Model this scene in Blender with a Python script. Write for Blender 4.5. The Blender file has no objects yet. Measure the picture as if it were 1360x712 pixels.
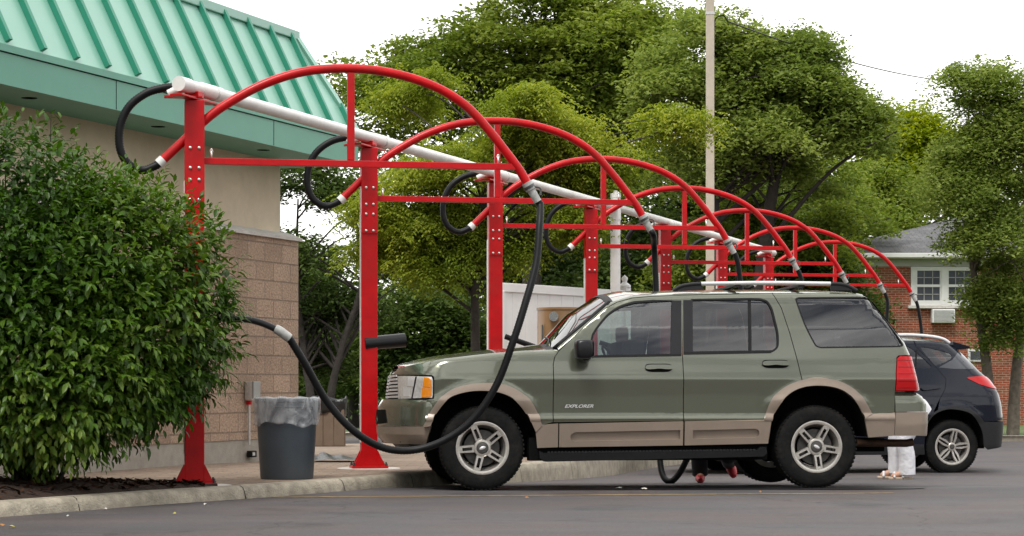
import bpy, bmesh, math, random
import numpy as np
from mathutils import Vector, Matrix
from mathutils.geometry import tessellate_polygon

# ------------------------------------------------------------------ camera, world, sun, exposure
SC = bpy.context.scene
COL = SC.collection
FPX, HX, HY, CAMZ = 2765.0, 680.0, 508.0, 0.93
cam_d = bpy.data.cameras.new('camera'); cam = bpy.data.objects.new('camera', cam_d); COL.objects.link(cam)
cam.location = (0, 0, CAMZ); cam.rotation_euler = (math.radians(90), 0, 0)
cam_d.sensor_width = 36.0; cam_d.lens = 36.0*FPX/1360.0
cam_d.shift_y = (HY-356.0)/1360.0
cam_d.clip_start = 0.1; cam_d.clip_end = 6000
SC.camera = cam
SUN_EL, SUN_AZ = math.radians(58), math.radians(200)     # azimuth clockwise from +Y
w = bpy.data.worlds.new('World'); SC.world = w; w.use_nodes = True
nt = w.node_tree; nt.nodes.clear()
out = nt.nodes.new('ShaderNodeOutputWorld'); bg = nt.nodes.new('ShaderNodeBackground')
sky = nt.nodes.new('ShaderNodeTexSky'); sky.sky_type = 'NISHITA'; sky.sun_disc = False
sky.sun_elevation = SUN_EL; sky.sun_rotation = SUN_AZ; sky.air_density = 1.0; sky.dust_density = 2.0
tc = nt.nodes.new('ShaderNodeTexCoord')
mp = nt.nodes.new('ShaderNodeMapping'); mp.inputs['Scale'].default_value = (1.0, 1.0, 3.0)
nz = nt.nodes.new('ShaderNodeTexNoise'); nz.inputs['Scale'].default_value = 4.6; nz.inputs['Detail'].default_value = 9; nz.inputs['Roughness'].default_value = .55
nz.inputs['Distortion'].default_value = .6
cr = nt.nodes.new('ShaderNodeValToRGB')
cr.color_ramp.elements[0].position = .43; cr.color_ramp.elements[0].color = (1.5, 1.6, 1.85, 1)
cr.color_ramp.elements[1].position = .55; cr.color_ramp.elements[1].color = (9.4, 9.25, 9.05, 1)
mx = nt.nodes.new('ShaderNodeMix'); mx.data_type = 'RGBA'; mx.inputs[0].default_value = .93
nt.links.new(tc.outputs['Generated'], mp.inputs['Vector']); nt.links.new(mp.outputs[0], nz.inputs['Vector'])
sx_ = nt.nodes.new('ShaderNodeSeparateXYZ'); nt.links.new(tc.outputs['Generated'], sx_.inputs[0])
bk = nt.nodes.new('ShaderNodeMapRange'); bk.inputs[1].default_value = -.5; bk.inputs[2].default_value = .35; bk.inputs[3].default_value = -.012; bk.inputs[4].default_value = .165
nt.links.new(sx_.outputs['Y'], bk.inputs[0])
ad_ = nt.nodes.new('ShaderNodeMath'); ad_.operation = 'ADD'; nt.links.new(nz.outputs['Fac'], ad_.inputs[0]); nt.links.new(bk.outputs[0], ad_.inputs[1])
nt.links.new(ad_.outputs[0], cr.inputs[0])
nt.links.new(sky.outputs[0], mx.inputs[6]); nt.links.new(cr.outputs[0], mx.inputs[7])
nt.links.new(mx.outputs[2], bg.inputs['Color']); bg.inputs['Strength'].default_value = .098
nt.links.new(bg.outputs[0], out.inputs[0])
sd = bpy.data.lights.new('sun', 'SUN'); sun = bpy.data.objects.new('sun', sd); COL.objects.link(sun)
sd.energy = 1.3; sd.angle = math.radians(18); sd.color = (1, .965, .91)
dirv = Vector((math.sin(SUN_AZ)*math.cos(SUN_EL), math.cos(SUN_AZ)*math.cos(SUN_EL), math.sin(SUN_EL)))
sun.rotation_euler = dirv.to_track_quat('Z', 'Y').to_euler()
SC.view_settings.view_transform = 'Standard'; SC.view_settings.look = 'None'
SC.view_settings.gamma = 1.0; SC.view_settings.exposure = 1.0
SC.render.engine = 'CYCLES'
SC.cycles.max_bounces = 8; SC.cycles.transparent_max_bounces = 12
SC.cycles.caustics_reflective = False; SC.cycles.caustics_refractive = False
SC.cycles.use_denoising = True
random.seed(7); RNG = np.random.default_rng(11)

# ------------------------------------------------------------------ helpers
def at(px, py, Y):
    "world point at photo measurement (px, py) and distance Y"
    return Vector(((px-HX)/FPX*Y, Y, CAMZ+(HY-py)/FPX*Y))

def tag(o, label=None, cat=None, group=None, kind=None):
    if label: o['label'] = label
    if cat: o['category'] = cat
    if group: o['group'] = group
    if kind: o['kind'] = kind
    return o

def thing(name, label, cat, loc=(0, 0, 0), rz=0, group=None):
    o = bpy.data.objects.new(name, None); COL.objects.link(o)
    o.location = loc; o.rotation_euler = (0, 0, rz); o.empty_display_size = .1
    return tag(o, label, cat, group)

def link_mesh(name, me, mats, parent=None):
    o = bpy.data.objects.new(name, me); COL.objects.link(o)
    for m in (mats if isinstance(mats, (list, tuple)) else [mats]): me.materials.append(m)
    if parent: o.parent = parent
    return o

def obj(name, bm, mat, parent=None, smooth=False, angle=None):
    me = bpy.data.meshes.new(name); 
    bm.to_mesh(me); bm.free()
    if smooth:
        for p in me.polygons: p.use_smooth = True
        if angle: me.set_sharp_from_angle(angle=math.radians(angle))
    return link_mesh(name, me, mat, parent)

def structure(o): o['kind'] = 'structure'; return o

def copy_tree(o, parent=None):
    c = o.copy(); COL.objects.link(c)
    if parent: c.parent = parent
    for ch in list(o.children): copy_tree(ch, c)
    return c

def add_box(bm, c, s, rz=0, bev=0, M=None):
    r = bmesh.ops.create_cube(bm, size=1)
    vs = r['verts']
    bmesh.ops.scale(bm, vec=s, verts=vs)
    if bev:
        es = list({e for v in vs for e in v.link_edges})
        rb = bmesh.ops.bevel(bm, geom=es, offset=bev, segments=2, affect='EDGES', profile=.6)
        vs = list({v for f in rb['faces'] for v in f.verts} | {v for v in vs if v.is_valid})
    mat = Matrix.Translation(c) @ Matrix.Rotation(rz, 4, 'Z')
    if M: mat = M @ mat
    bmesh.ops.transform(bm, matrix=mat, verts=vs)
    return vs

def add_cyl(bm, p0, p1, r0, r1=None, seg=20, caps=True):
    p0, p1 = Vector(p0), Vector(p1); r1 = r0 if r1 is None else r1
    d = p1-p0
    r = bmesh.ops.create_cone(bm, cap_ends=caps, segments=seg, radius1=r0, radius2=r1, depth=d.length)
    M = Matrix.Translation((p0+p1)/2) @ d.to_track_quat('Z', 'Y').to_matrix().to_4x4()
    bmesh.ops.transform(bm, matrix=M, verts=r['verts'])
    return r['verts']

def catmull(pts, n=10, closed=False):
    pts = [Vector(p) for p in pts]; res = []
    N = len(pts)
    for i in range(N-1 if not closed else N):
        p0 = pts[i-1] if (i > 0 or closed) else pts[0]*2-pts[1]
        p1 = pts[i]; p2 = pts[(i+1) % N]
        p3 = pts[(i+2) % N] if (i+2 < N or closed) else pts[-1]*2-pts[-2]
        for k in range(n):
            t = k/n
            res.append(.5*((2*p1)+(p2-p0)*t+(2*p0-5*p1+4*p2-p3)*t*t+(3*p1-p0-3*p2+p3)*t**3))
    if not closed: res.append(pts[-1])
    return res

def resample(pts, step):
    out = [pts[0]]; acc = 0
    for a, b in zip(pts, pts[1:]):
        L = (b-a).length
        if L < 1e-9: continue
        while acc+L >= step:
            t = (step-acc)/L; a = a.lerp(b, t); out.append(a.copy()); L = (b-a).length; acc = 0
            if L < 1e-9: break
        acc += L
    if (out[-1]-pts[-1]).length > step*.2: out.append(pts[-1])
    return out

def add_tube(bm, pts, rad, seg=12, caps=True, rib=0):
    "rad: number or list per point"
    pts = [Vector(p) for p in pts]; n = len(pts)
    rs = [rad]*n if not hasattr(rad, '__len__') else rad
    rings = []; prev = None
    for i, p in enumerate(pts):
        t = (pts[min(i+1, n-1)]-pts[max(i-1, 0)]).normalized()
        if prev is None:
            u = t.cross(Vector((0, 0, 1)))
            if u.length < .05: u = t.cross(Vector((1, 0, 0)))
            u.normalize()
        else:
            u = prev-t*prev.dot(t)
            if u.length < 1e-6: u = t.cross(Vector((0, 0, 1)))
            u.normalize()
        prev = u; v = t.cross(u)
        r = rs[i]*(1+(rib if i % 2 else -rib))
        rings.append([bm.verts.new(p+(u*math.cos(a)+v*math.sin(a))*r) for a in (2*math.pi*k/seg for k in range(seg))])
    for A, B in zip(rings, rings[1:]):
        for k in range(seg): bm.faces.new((A[k], A[(k+1) % seg], B[(k+1) % seg], B[k]))
    if caps: bm.faces.new(rings[0][::-1]); bm.faces.new(rings[-1])
    return rings

def add_lathe(bm, prof, seg=40, axis='Z', M=None):
    "prof: list of (r, h)"
    rings = []
    for r, h in prof:
        ring = []
        for k in range(seg):
            a = 2*math.pi*k/seg
            if axis == 'Z': c = Vector((r*math.cos(a), r*math.sin(a), h))
            else: c = Vector((r*math.cos(a), h, r*math.sin(a)))
            ring.append(bm.verts.new(M @ c if M else c))
        rings.append(ring)
    for A, B in zip(rings, rings[1:]):
        for k in range(seg): bm.faces.new((A[k], A[(k+1) % seg], B[(k+1) % seg], B[k]))
    return rings

def add_prism(bm, poly, fn0, fn1):
    "poly: list of 2-D pts; fn0/fn1 map (a,b) -> Vector on the two caps"
    A = [bm.verts.new(fn0(*p)) for p in poly]; B = [bm.verts.new(fn1(*p)) for p in poly]
    n = len(poly)
    tris = tessellate_polygon([[Vector((p[0], p[1], 0)) for p in poly]])
    for t in tris:
        try: bm.faces.new([A[i] for i in t]); bm.faces.new([B[i] for i in t][::-1])
        except ValueError: pass
    for i in range(n): bm.faces.new((A[i], A[(i+1) % n], B[(i+1) % n], B[i]))
    return A+B

def fix(bm): bmesh.ops.recalc_face_normals(bm, faces=bm.faces[:])

# ------------------------------------------------------------------ materials
def newmat(name):
    m = bpy.data.materials.new(name); m.use_nodes = True
    return m, m.node_tree, m.node_tree.nodes['Principled BSDF']

def mat(name, col, rough=.6, metal=0, var=.12, vscale=8, bump=0, bscale=60, coat=0, spec=.5, coatr=.03, dirt=0, dirtcol=(.1, .08, .06), rvar=0):
    m, t, b = newmat(name)
    N, L = t.nodes, t.links
    tc = N.new('ShaderNodeTexCoord')
    b.inputs['Roughness'].default_value = rough; b.inputs['Metallic'].default_value = metal
    b.inputs['Coat Weight'].default_value = coat; b.inputs['Coat Roughness'].default_value = coatr
    b.inputs['Specular IOR Level'].default_value = spec
    n1 = N.new('ShaderNodeTexNoise'); n1.inputs['Scale'].default_value = vscale; n1.inputs['Detail'].default_value = 6
    n1.inputs['Roughness'].default_value = .62
    L.new(tc.outputs['Object'], n1.inputs['Vector'])
    r1 = N.new('ShaderNodeValToRGB'); e = r1.color_ramp.elements
    e[0].position = .3; e[1].position = .7
    e[0].color = tuple(c*(1-var) for c in col)+(1,); e[1].color = tuple(min(1, c*(1+var)) for c in col)+(1,)
    L.new(n1.outputs['Fac'], r1.inputs[0]); last = r1.outputs[0]
    if dirt:
        n2 = N.new('ShaderNodeTexNoise'); n2.inputs['Scale'].default_value = vscale*.37; n2.inputs['Detail'].default_value = 9; n2.inputs['Roughness'].default_value = .7
        L.new(tc.outputs['Object'], n2.inputs['Vector'])
        r2 = N.new('ShaderNodeValToRGB'); r2.color_ramp.elements[0].position = .5; r2.color_ramp.elements[1].position = .75
        r2.color_ramp.elements[0].color = (0, 0, 0, 1); r2.color_ramp.elements[1].color = (dirt,)*3+(1,)
        L.new(n2.outputs['Fac'], r2.inputs[0])
        mm = N.new('ShaderNodeMix'); mm.data_type = 'RGBA'
        L.new(r2.outputs[0], mm.inputs[0]); L.new(last, mm.inputs[6]); mm.inputs[7].default_value = dirtcol+(1,)
        last = mm.outputs[2]
    L.new(last, b.inputs['Base Color'])
    if rvar:
        mr = N.new('ShaderNodeMapRange'); mr.inputs[3].default_value = rough-rvar; mr.inputs[4].default_value = rough+rvar
        n4 = N.new('ShaderNodeTexNoise'); n4.inputs['Scale'].default_value = vscale*2.3; n4.inputs['Detail'].default_value = 5
        L.new(tc.outputs['Object'], n4.inputs['Vector']); L.new(n4.outputs['Fac'], mr.inputs[0]); L.new(mr.outputs[0], b.inputs['Roughness'])
    if bump:
        n3 = N.new('ShaderNodeTexNoise'); n3.inputs['Scale'].default_value = bscale; n3.inputs['Detail'].default_value = 5
        L.new(tc.outputs['Object'], n3.inputs['Vector'])
        bp = N.new('ShaderNodeBump'); bp.inputs['Strength'].default_value = bump; bp.inputs['Distance'].default_value = .02
        L.new(n3.outputs['Fac'], bp.inputs['Height']); L.new(bp.outputs[0], b.inputs['Normal'])
    return m

def leafmat(name, c0, c1, c2, trans=.3, rough=.45, spec=.4):
    "colour differs from leaf to leaf"
    m, t, b = newmat(name); N, L = t.nodes, t.links
    g = N.new('ShaderNodeNewGeometry'); r = N.new('ShaderNodeValToRGB')
    e = r.color_ramp.elements; e[0].position = 0; e[0].color = c0+(1,); e[1].position = 1; e[1].color = c2+(1,)
    x = e.new(.55); x.color = c1+(1,)
    tc = N.new('ShaderNodeTexCoord'); n1 = N.new('ShaderNodeTexNoise'); n1.inputs['Scale'].default_value = .55; n1.inputs['Detail'].default_value = 3
    L.new(tc.outputs['Object'], n1.inputs['Vector'])
    ad = N.new('ShaderNodeMath'); ad.operation = 'MULTIPLY_ADD'; ad.inputs[1].default_value = 1.6; ad.inputs[2].default_value = -.55
    L.new(n1.outputs['Fac'], ad.inputs[0])
    a2 = N.new('ShaderNodeMath'); a2.operation = 'MULTIPLY_ADD'; a2.inputs[1].default_value = .55
    L.new(g.outputs['Random Per Island'], a2.inputs[0]); L.new(ad.outputs[0], a2.inputs[2])
    L.new(a2.outputs[0], r.inputs[0]); L.new(r.outputs[0], b.inputs['Base Color'])
    b.inputs['Roughness'].default_value = rough; b.inputs['Specular IOR Level'].default_value = spec
    tr = N.new('ShaderNodeBsdfTranslucent'); hs = N.new('ShaderNodeHueSaturation'); hs.inputs['Value'].default_value = 1.3; hs.inputs['Saturation'].default_value = 1.1
    L.new(r.outputs[0], hs.inputs['Color']); L.new(hs.outputs[0], tr.inputs['Color'])
    ms = N.new('ShaderNodeMixShader'); ms.inputs[0].default_value = trans
    L.new(b.outputs[0], ms.inputs[1]); L.new(tr.outputs[0], ms.inputs[2]); L.new(ms.outputs[0], N['Material Output'].inputs[0])
    return m

def glassmat(name, tint=(1, 1, 1), through=.8, rough=.0, film=.06):
    "thin pane: tinted see-through plus a sky-bright reflection that grows at grazing angles"
    m, t, b = newmat(name); N, L = t.nodes, t.links
    N.remove(b)
    tr = N.new('ShaderNodeBsdfTransparent'); tr.inputs[0].default_value = tuple(through*c for c in tint)+(1,)
    gl = N.new('ShaderNodeBsdfGlossy'); gl.inputs['Roughness'].default_value = rough
    fr = N.new('ShaderNodeFresnel'); fr.inputs[0].default_value = 1.52
    ad = N.new('ShaderNodeMath'); ad.operation = 'ADD'; ad.use_clamp = True; ad.inputs[1].default_value = film
    L.new(fr.outputs[0], ad.inputs[0])
    ms = N.new('ShaderNodeMixShader'); L.new(ad.outputs[0], ms.inputs[0]); L.new(tr.outputs[0], ms.inputs[1]); L.new(gl.outputs[0], ms.inputs[2])
    L.new(ms.outputs[0], N['Material Output'].inputs[0])
    return m

def brickmat(name, c1, c2, mortar, bw, bh, ms, rough=.85, bump=.6, noise=.35, nscale=25, axes=('X', 'Z'), fine=.4, swap=None):
    m, t, b = newmat(name); N, L = t.nodes, t.links
    tc = N.new('ShaderNodeTexCoord'); sp = N.new('ShaderNodeSeparateXYZ'); cb = N.new('ShaderNodeCombineXYZ')
    L.new(tc.outputs['Object'], sp.inputs[0]); L.new(sp.outputs[axes[0]], cb.inputs[0]); L.new(sp.outputs[axes[1]], cb.inputs[1])
    br = N.new('ShaderNodeTexBrick'); br.inputs['Scale'].default_value = 1; br.inputs['Mortar Size'].default_value = ms
    br.inputs['Brick Width'].default_value = bw; br.inputs['Row Height'].default_value = bh; br.inputs['Mortar Smooth'].default_value = .2
    br.inputs['Color1'].default_value = c1+(1,); br.inputs['Color2'].default_value = c2+(1,); br.inputs['Mortar'].default_value = mortar+(1,)
    L.new(cb.outputs[0], br.inputs['Vector'])
    n1 = N.new('ShaderNodeTexNoise'); n1.inputs['Scale'].default_value = nscale; n1.inputs['Detail'].default_value = 7; n1.inputs['Roughness'].default_value = .7
    L.new(tc.outputs['Object'], n1.inputs['Vector'])
    mr = N.new('ShaderNodeMapRange'); mr.inputs[1].default_value = .3; mr.inputs[2].default_value = .7; mr.inputs[3].default_value = 1-noise; mr.inputs[4].default_value = 1+noise
    L.new(n1.outputs['Fac'], mr.inputs[0])
    n5 = N.new('ShaderNodeTexNoise'); n5.inputs['Scale'].default_value = 1.3; n5.inputs['Detail'].default_value = 6
    L.new(tc.outputs['Object'], n5.inputs['Vector'])
    m5 = N.new('ShaderNodeMapRange'); m5.inputs[1].default_value = .3; m5.inputs[2].default_value = .7; m5.inputs[3].default_value = .82; m5.inputs[4].default_value = 1.12
    L.new(n5.outputs['Fac'], m5.inputs[0])
    mm = N.new('ShaderNodeMath'); mm.operation = 'MULTIPLY'; L.new(mr.outputs[0], mm.inputs[0]); L.new(m5.outputs[0], mm.inputs[1])
    vm = N.new('ShaderNodeVectorMath'); vm.operation = 'SCALE'; L.new(br.outputs['Color'], vm.inputs[0]); L.new(mm.outputs[0], vm.inputs['Scale'])
    L.new(vm.outputs[0], b.inputs['Base Color'])
    h = N.new('ShaderNodeMath'); h.operation = 'MULTIPLY_ADD'; h.inputs[1].default_value = -1.0
    L.new(br.outputs['Fac'], h.inputs[0])
    hn = N.new('ShaderNodeMath'); hn.operation = 'MULTIPLY'; hn.inputs[1].default_value = fine; L.new(n1.outputs['Fac'], hn.inputs[0]); L.new(hn.outputs[0], h.inputs[2])
    bp = N.new('ShaderNodeBump'); bp.inputs['Strength'].default_value = bump; bp.inputs['Distance'].default_value = .02
    L.new(h.outputs[0], bp.inputs['Height']); L.new(bp.outputs[0], b.inputs['Normal'])
    b.inputs['Roughness'].default_value = rough; b.inputs['Specular IOR Level'].default_value = .25
    return m

def asphalt(name, base):
    m, t, b = newmat(name); N, L = t.nodes, t.links
    tc = N.new('ShaderNodeTexCoord')
    def noise(sc, det=6, ro=.65, vec=None):
        n = N.new('ShaderNodeTexNoise'); n.inputs['Scale'].default_value = sc; n.inputs['Detail'].default_value = det; n.inputs['Roughness'].default_value = ro
        L.new(vec or tc.outputs['Object'], n.inputs['Vector']); return n.outputs['Fac']
    def rng(x, a, b_, c, d):
        r = N.new('ShaderNodeMapRange'); r.inputs[1].default_value = a; r.inputs[2].default_value = b_; r.inputs[3].default_value = c; r.inputs[4].default_value = d
        L.new(x, r.inputs[0]); return r.outputs[0]
    def mul(x, y):
        q = N.new('ShaderNodeMath'); q.operation = 'MULTIPLY'; L.new(x, q.inputs[0]); L.new(y, q.inputs[1]); return q.outputs[0]
    big = rng(noise(.35), .3, .7, .78, 1.22)
    mps = N.new('ShaderNodeMapping'); mps.inputs['Scale'].default_value = (.25, 2.2, 1); mps.inputs['Rotation'].default_value = (0, 0, .12); L.new(tc.outputs['Object'], mps.inputs[0])
    streak = rng(noise(1.2, 7, .7, mps.outputs[0]), .35, .7, .90, 1.14)
    fine = mul(rng(noise(85, 3, .85), .3, .7, .55, 1.5), rng(noise(26, 5, .85), .35, .7, .78, 1.25))
    agg = N.new('ShaderNodeTexVoronoi'); agg.inputs['Scale'].default_value = 42; L.new(tc.outputs['Object'], agg.inputs['Vector'])
    sp_ = rng(agg.outputs['Distance'], .0, .16, 2.3, 1.0)
    # cracks
    nv = N.new('ShaderNodeTexNoise'); nv.inputs['Scale'].default_value = 2.5; nv.inputs['Detail'].default_value = 6; L.new(tc.outputs['Object'], nv.inputs['Vector'])
    vm0 = N.new('ShaderNodeVectorMath'); vm0.operation = 'SCALE'; vm0.inputs['Scale'].default_value = .55; L.new(nv.outputs['Color'], vm0.inputs[0])
    vma = N.new('ShaderNodeVectorMath'); vma.operation = 'ADD'; L.new(tc.outputs['Object'], vma.inputs[0]); L.new(vm0.outputs[0], vma.inputs[1])
    vc = N.new('ShaderNodeTexVoronoi'); vc.feature = 'DISTANCE_TO_EDGE'; vc.inputs['Scale'].default_value = .28; L.new(vma.outputs[0], vc.inputs['Vector'])
    ck = mul(rng(vc.outputs['Distance'], .0, .0035, .5, 1.0), rng(noise(.9, 4, .6), .58, .72, 1.0, .62))
    val = mul(mul(mul(mul(big, streak), fine), sp_), ck)
    cn = N.new('ShaderNodeValToRGB'); cn.color_ramp.elements[0].color = tuple(c for c in base)+(1,); cn.color_ramp.elements[1].color = (base[0]*1.12, base[1]*1.0, base[2]*.92, 1)
    cn.color_ramp.elements[0].position = .42; cn.color_ramp.elements[1].position = .6
    L.new(noise(.8), cn.inputs[0])
    v = N.new('ShaderNodeVectorMath'); v.operation = 'SCALE'; L.new(cn.outputs[0], v.inputs[0]); L.new(val, v.inputs['Scale'])
    L.new(v.outputs[0], b.inputs['Base Color'])
    L.new(rng(noise(.7), .35, .65, .62, .9), b.inputs['Roughness'])
    bp = N.new('ShaderNodeBump'); bp.inputs['Strength'].default_value = .5; bp.inputs['Distance'].default_value = .006
    L.new(noise(140, 3, .8), bp.inputs['Height']); L.new(bp.outputs[0], b.inputs['Normal'])
    b.inputs['Specular IOR Level'].default_value = .35
    return m

M = dict(
 red=mat('red_paint', (.52, .003, .006), .34, var=.2, vscale=5, coat=.08, coatr=.12, spec=.28, bump=.04, bscale=30, dirt=.6, dirtcol=(.24, .035, .025), rvar=.12),
 galv=mat('galvanised_steel', (.62, .62, .6), .45, .6, var=.15, vscale=30),
 bolt=mat('bolt_steel', (.75, .74, .7), .35, .7),
 pvc=mat('white_pvc', (.78, .77, .74), .38, var=.07, vscale=6, dirt=.45, dirtcol=(.42, .38, .31)),
 hose=mat('hose_rubber', (.007, .007, .008), .45, var=.3, vscale=40, spec=.22),
 cuff=mat('grey_cuff', (.42, .42, .40), .5, var=.15, vscale=30, dirt=.5, dirtcol=(.15, .14, .13)),
 clamp=mat('dark_clamp', (.1, .1, .1), .3, .6),
 conc=mat('concrete', (.36, .33, .28), .9, var=.16, vscale=7, bump=.35, bscale=90, dirt=.5, dirtcol=(.22, .19, .15)),
 curb=mat('curb_concrete', (.36, .32, .25), .92, var=.3, vscale=9, bump=.6, bscale=70, dirt=.8, dirtcol=(.17, .145, .11)),
 pad=mat('pad_concrete', (.55, .53, .49), .85, var=.12, vscale=9, bump=.3, bscale=60, dirt=.4, dirtcol=(.3, .27, .23)),
 stucco=mat('tan_stucco', (.66, .555, .41), .95, var=.08, vscale=2.2, bump=.35, bscale=170, dirt=.35, dirtcol=(.31, .25, .18)),
 seam=mat('green_roof_seam', (.03, .24, .155), .42, var=.05, vscale=3, spec=.4),
 roof=mat('green_roof_panel', (.235, .47, .375), .34, var=.05, vscale=1.4, coat=.25, coatr=.25, dirt=.2, dirtcol=(.15, .37, .28)),
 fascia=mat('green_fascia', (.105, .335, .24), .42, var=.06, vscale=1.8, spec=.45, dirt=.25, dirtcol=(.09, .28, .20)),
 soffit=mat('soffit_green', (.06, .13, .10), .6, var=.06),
 black=mat('black_plastic', (.008, .008, .009), .5, var=.2, vscale=30, spec=.2),
 satin=mat('satin_black', (.012, .012, .014), .3, var=.1, spec=.35),
 void=mat('underbody_black', (.006, .006, .006), .9, spec=.1),
 tyre=mat('tyre_rubber', (.009, .009, .009), .78, spec=.15, var=.35, vscale=25, bump=.25, bscale=90, dirt=.6, dirtcol=(.035, .031, .026)),
 alloy=mat('wheel_alloy', (.58, .55, .50), .32, .75, var=.12, vscale=20, dirt=.5, dirtcol=(.3, .27, .23)),
 disc=mat('brake_disc', (.09, .085, .08), .5, .6, var=.3, vscale=30),
 chrome=mat('chrome', (.55, .55, .55), .15, 1, var=.03),
 suvpaint=mat('sage_green_metallic', (.150, .160, .118), .20, .6, var=.03, vscale=2, coat=1, coatr=.02),
 taupe=mat('taupe_cladding', (.265, .21, .165), .42, .15, var=.07, vscale=6, coat=.3, coatr=.2, dirt=.3, dirtcol=(.17, .14, .11), rvar=.08),
 blackpaint=mat('black_metallic', (.006, .008, .016), .25, 0, var=.05, coat=.45, coatr=.02, spec=.2),
 bumperblk=mat('grey_black_bumper', (.022, .022, .024), .55, var=.1, vscale=30, spec=.25),
 glass=glassmat('clear_glass', (.86, 1, .95), .66, film=.14),
 tint=glassmat('privacy_glass', (.95, .92, .95), .20, film=.10),
 wsglass=glassmat('windshield_glass', (.9, 1, .98), .6, film=.16),
 taillens=mat('red_lens', (.45, .004, .006), .2, var=.06, vscale=50, coat=.4, spec=.3),
 amber=mat('amber_lens', (.85, .28, .015), .15, var=.08, vscale=40, coat=1),
 lens=mat('clear_lens', (.62, .62, .6), .12, .25, var=.2, vscale=45, coat=1),
 whitepl=mat('white_gloss', (.75, .75, .73), .35, var=.04),
 silver=mat('silver_trim', (.70, .70, .70), .3, .35, var=.04),
 seat=mat('seat_cloth', (.06, .055, .05), .9),
 bin=mat('grey_bin_plastic', (.055, .07, .085), .45, var=.12, vscale=6, bump=.08, bscale=60, dirt=.3, dirtcol=(.09, .09, .09)),
 brownbin=mat('brown_bin', (.17, .12, .085), .7, var=.12, vscale=7),
 bagblack=mat('black_bag', (.012, .012, .013), .3, bump=.5, bscale=25),
 tank=mat('brown_tank', (.27, .16, .075), .35, var=.08, vscale=3, coat=.3, coatr=.2),
 vinyl=mat('white_vinyl', (.82, .82, .80), .5, var=.05, vscale=2, dirt=.2, dirtcol=(.6, .58, .53)),
 polep=mat('beige_pole', (.50, .44, .35), .6, var=.08, vscale=6, dirt=.3, dirtcol=(.36, .31, .25)),
 bark=mat('bark', (.034, .028, .023), .95, var=.35, vscale=9, bump=.9, bscale=22),
 bark2=mat('pale_bark', (.15, .125, .10), .95, var=.35, vscale=9, bump=.9, bscale=22),
 shingle=brickmat('grey_shingle', (.16, .16, .165), (.11, .11, .118), (.07, .07, .075), .35, .16, .012, noise=.3, nscale=9, axes=('X', 'Y')),
 brick=brickmat('red_brick', (.30, .075, .035), (.22, .05, .025), (.32, .24, .18), .24, .078, .011, noise=.3, nscale=12),
 block=brickmat('split_face_block', (.52, .375, .275), (.43, .305, .22), (.31, .24, .185), .40, .203, .008, bump=1.0, noise=.42, nscale=38, fine=1.6),
 paver=brickmat('paver', (.30, .225, .17), (.245, .19, .145), (.16, .135, .11), .30, .15, .006, bump=.4, noise=.25, nscale=14, axes=('X', 'Y')),
 mulch=mat('mulch', (.035, .018, .011), .95, var=.6, vscale=45, bump=1, bscale=60),
 trimw=mat('white_trim', (.66, .66, .64), .5, var=.05),
 darkglass=mat('dark_window', (.05, .055, .065), .08, var=.3, vscale=2, coat=.6),
 skin=mat('skin', (.50, .28, .19), .5, var=.06),
 whitecl=mat('white_cotton', (.70, .70, .73), .85, var=.08, vscale=12, bump=1.0, bscale=11),
 blackcl=mat('black_cotton', (.015, .015, .017), .9),
 greycl=mat('grey_cotton', (.12, .13, .15), .9),
 redcl=mat('red_leather', (.45, .02, .03), .5),
 hair=mat('dark_hair', (.03, .02, .015), .7),
 yellow=mat('faded_yellow_paint', (.36, .25, .09), .85, var=.45, vscale=9),
 grass=mat('grass', (.075, .11, .03), .95, var=.45, vscale=3, bump=.8, bscale=30),
 lotm=asphalt('asphalt_lot', (.078, .0735, .077)),
 road=mat('road_asphalt', (.12, .12, .12), .9, var=.1, vscale=1),
)
# ------------------------------------------------------------------ ground
ZG = [(-400, 0), (18.3, 0), (26, -.23), (44, -.32), (60, -.5), (100, -.85), (170, -1.47), (260, -1.9), (600, -2.2), (2500, -2.2)]
def zg(y):
    return float(np.interp(y, [a for a, _ in ZG], [b for _, b in ZG]))
ZS = [(-50, .10), (21, .10), (32, -.05), (60, -.42)]
def zs(y): return float(np.interp(y, [a for a, _ in ZS], [b for _, b in ZS]))

def sheet(name, xs, ys, dz, m, zf=zg):
    bm = bmesh.new()
    g = [[bm.verts.new((x, y, zf(y)+dz)) for x in xs] for y in ys]
    for i in range(len(ys)-1):
        for j in range(len(xs)-1): bm.faces.new((g[i][j], g[i][j+1], g[i+1][j+1], g[i+1][j]))
    return structure(obj(name, bm, m))
sheet('ground', [-1500, -60, 60, 1500], [a for a, _ in ZG], -.05, M['grass'])

def poly_sheet(name, poly, zf, dz, m, cuts=(18.3, 21, 26, 32, 44, 60), parent=None):
    bm = bmesh.new()
    vs = [bm.verts.new((x, y, 0)) for x, y in poly]
    for t in tessellate_polygon([[Vector((x, y, 0)) for x, y in poly]]): bm.faces.new([vs[i] for i in t])
    for c in cuts: bmesh.ops.bisect_plane(bm, geom=bm.verts[:]+bm.edges[:]+bm.faces[:], plane_co=(0, c, 0), plane_no=(0, 1, 0))
    for v in bm.verts: v.co.z = zf(v.co.y)+dz
    fix(bm)
    for f in bm.faces:
        if f.normal.z < 0: f.normal_flip()
    return obj(name, bm, m, parent)
structure(poly_sheet('parking_lot', [(-40, -60), (60, -60), (60, 44), (4.2, 44), (1.0, 49), (-30, 49), (-40, 20)], zg, 0, M['lotm']))
structure(poly_sheet('road', [(-120, 101), (120, 101), (120, 112), (-120, 112)], zg, -.02, M['road'], cuts=(110,)))
structure(poly_sheet('far_parking_lot', [(-120, 114), (60, 114), (60, 220), (-120, 220)], zg, -.02, M['road'], cuts=(170,)))

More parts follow.
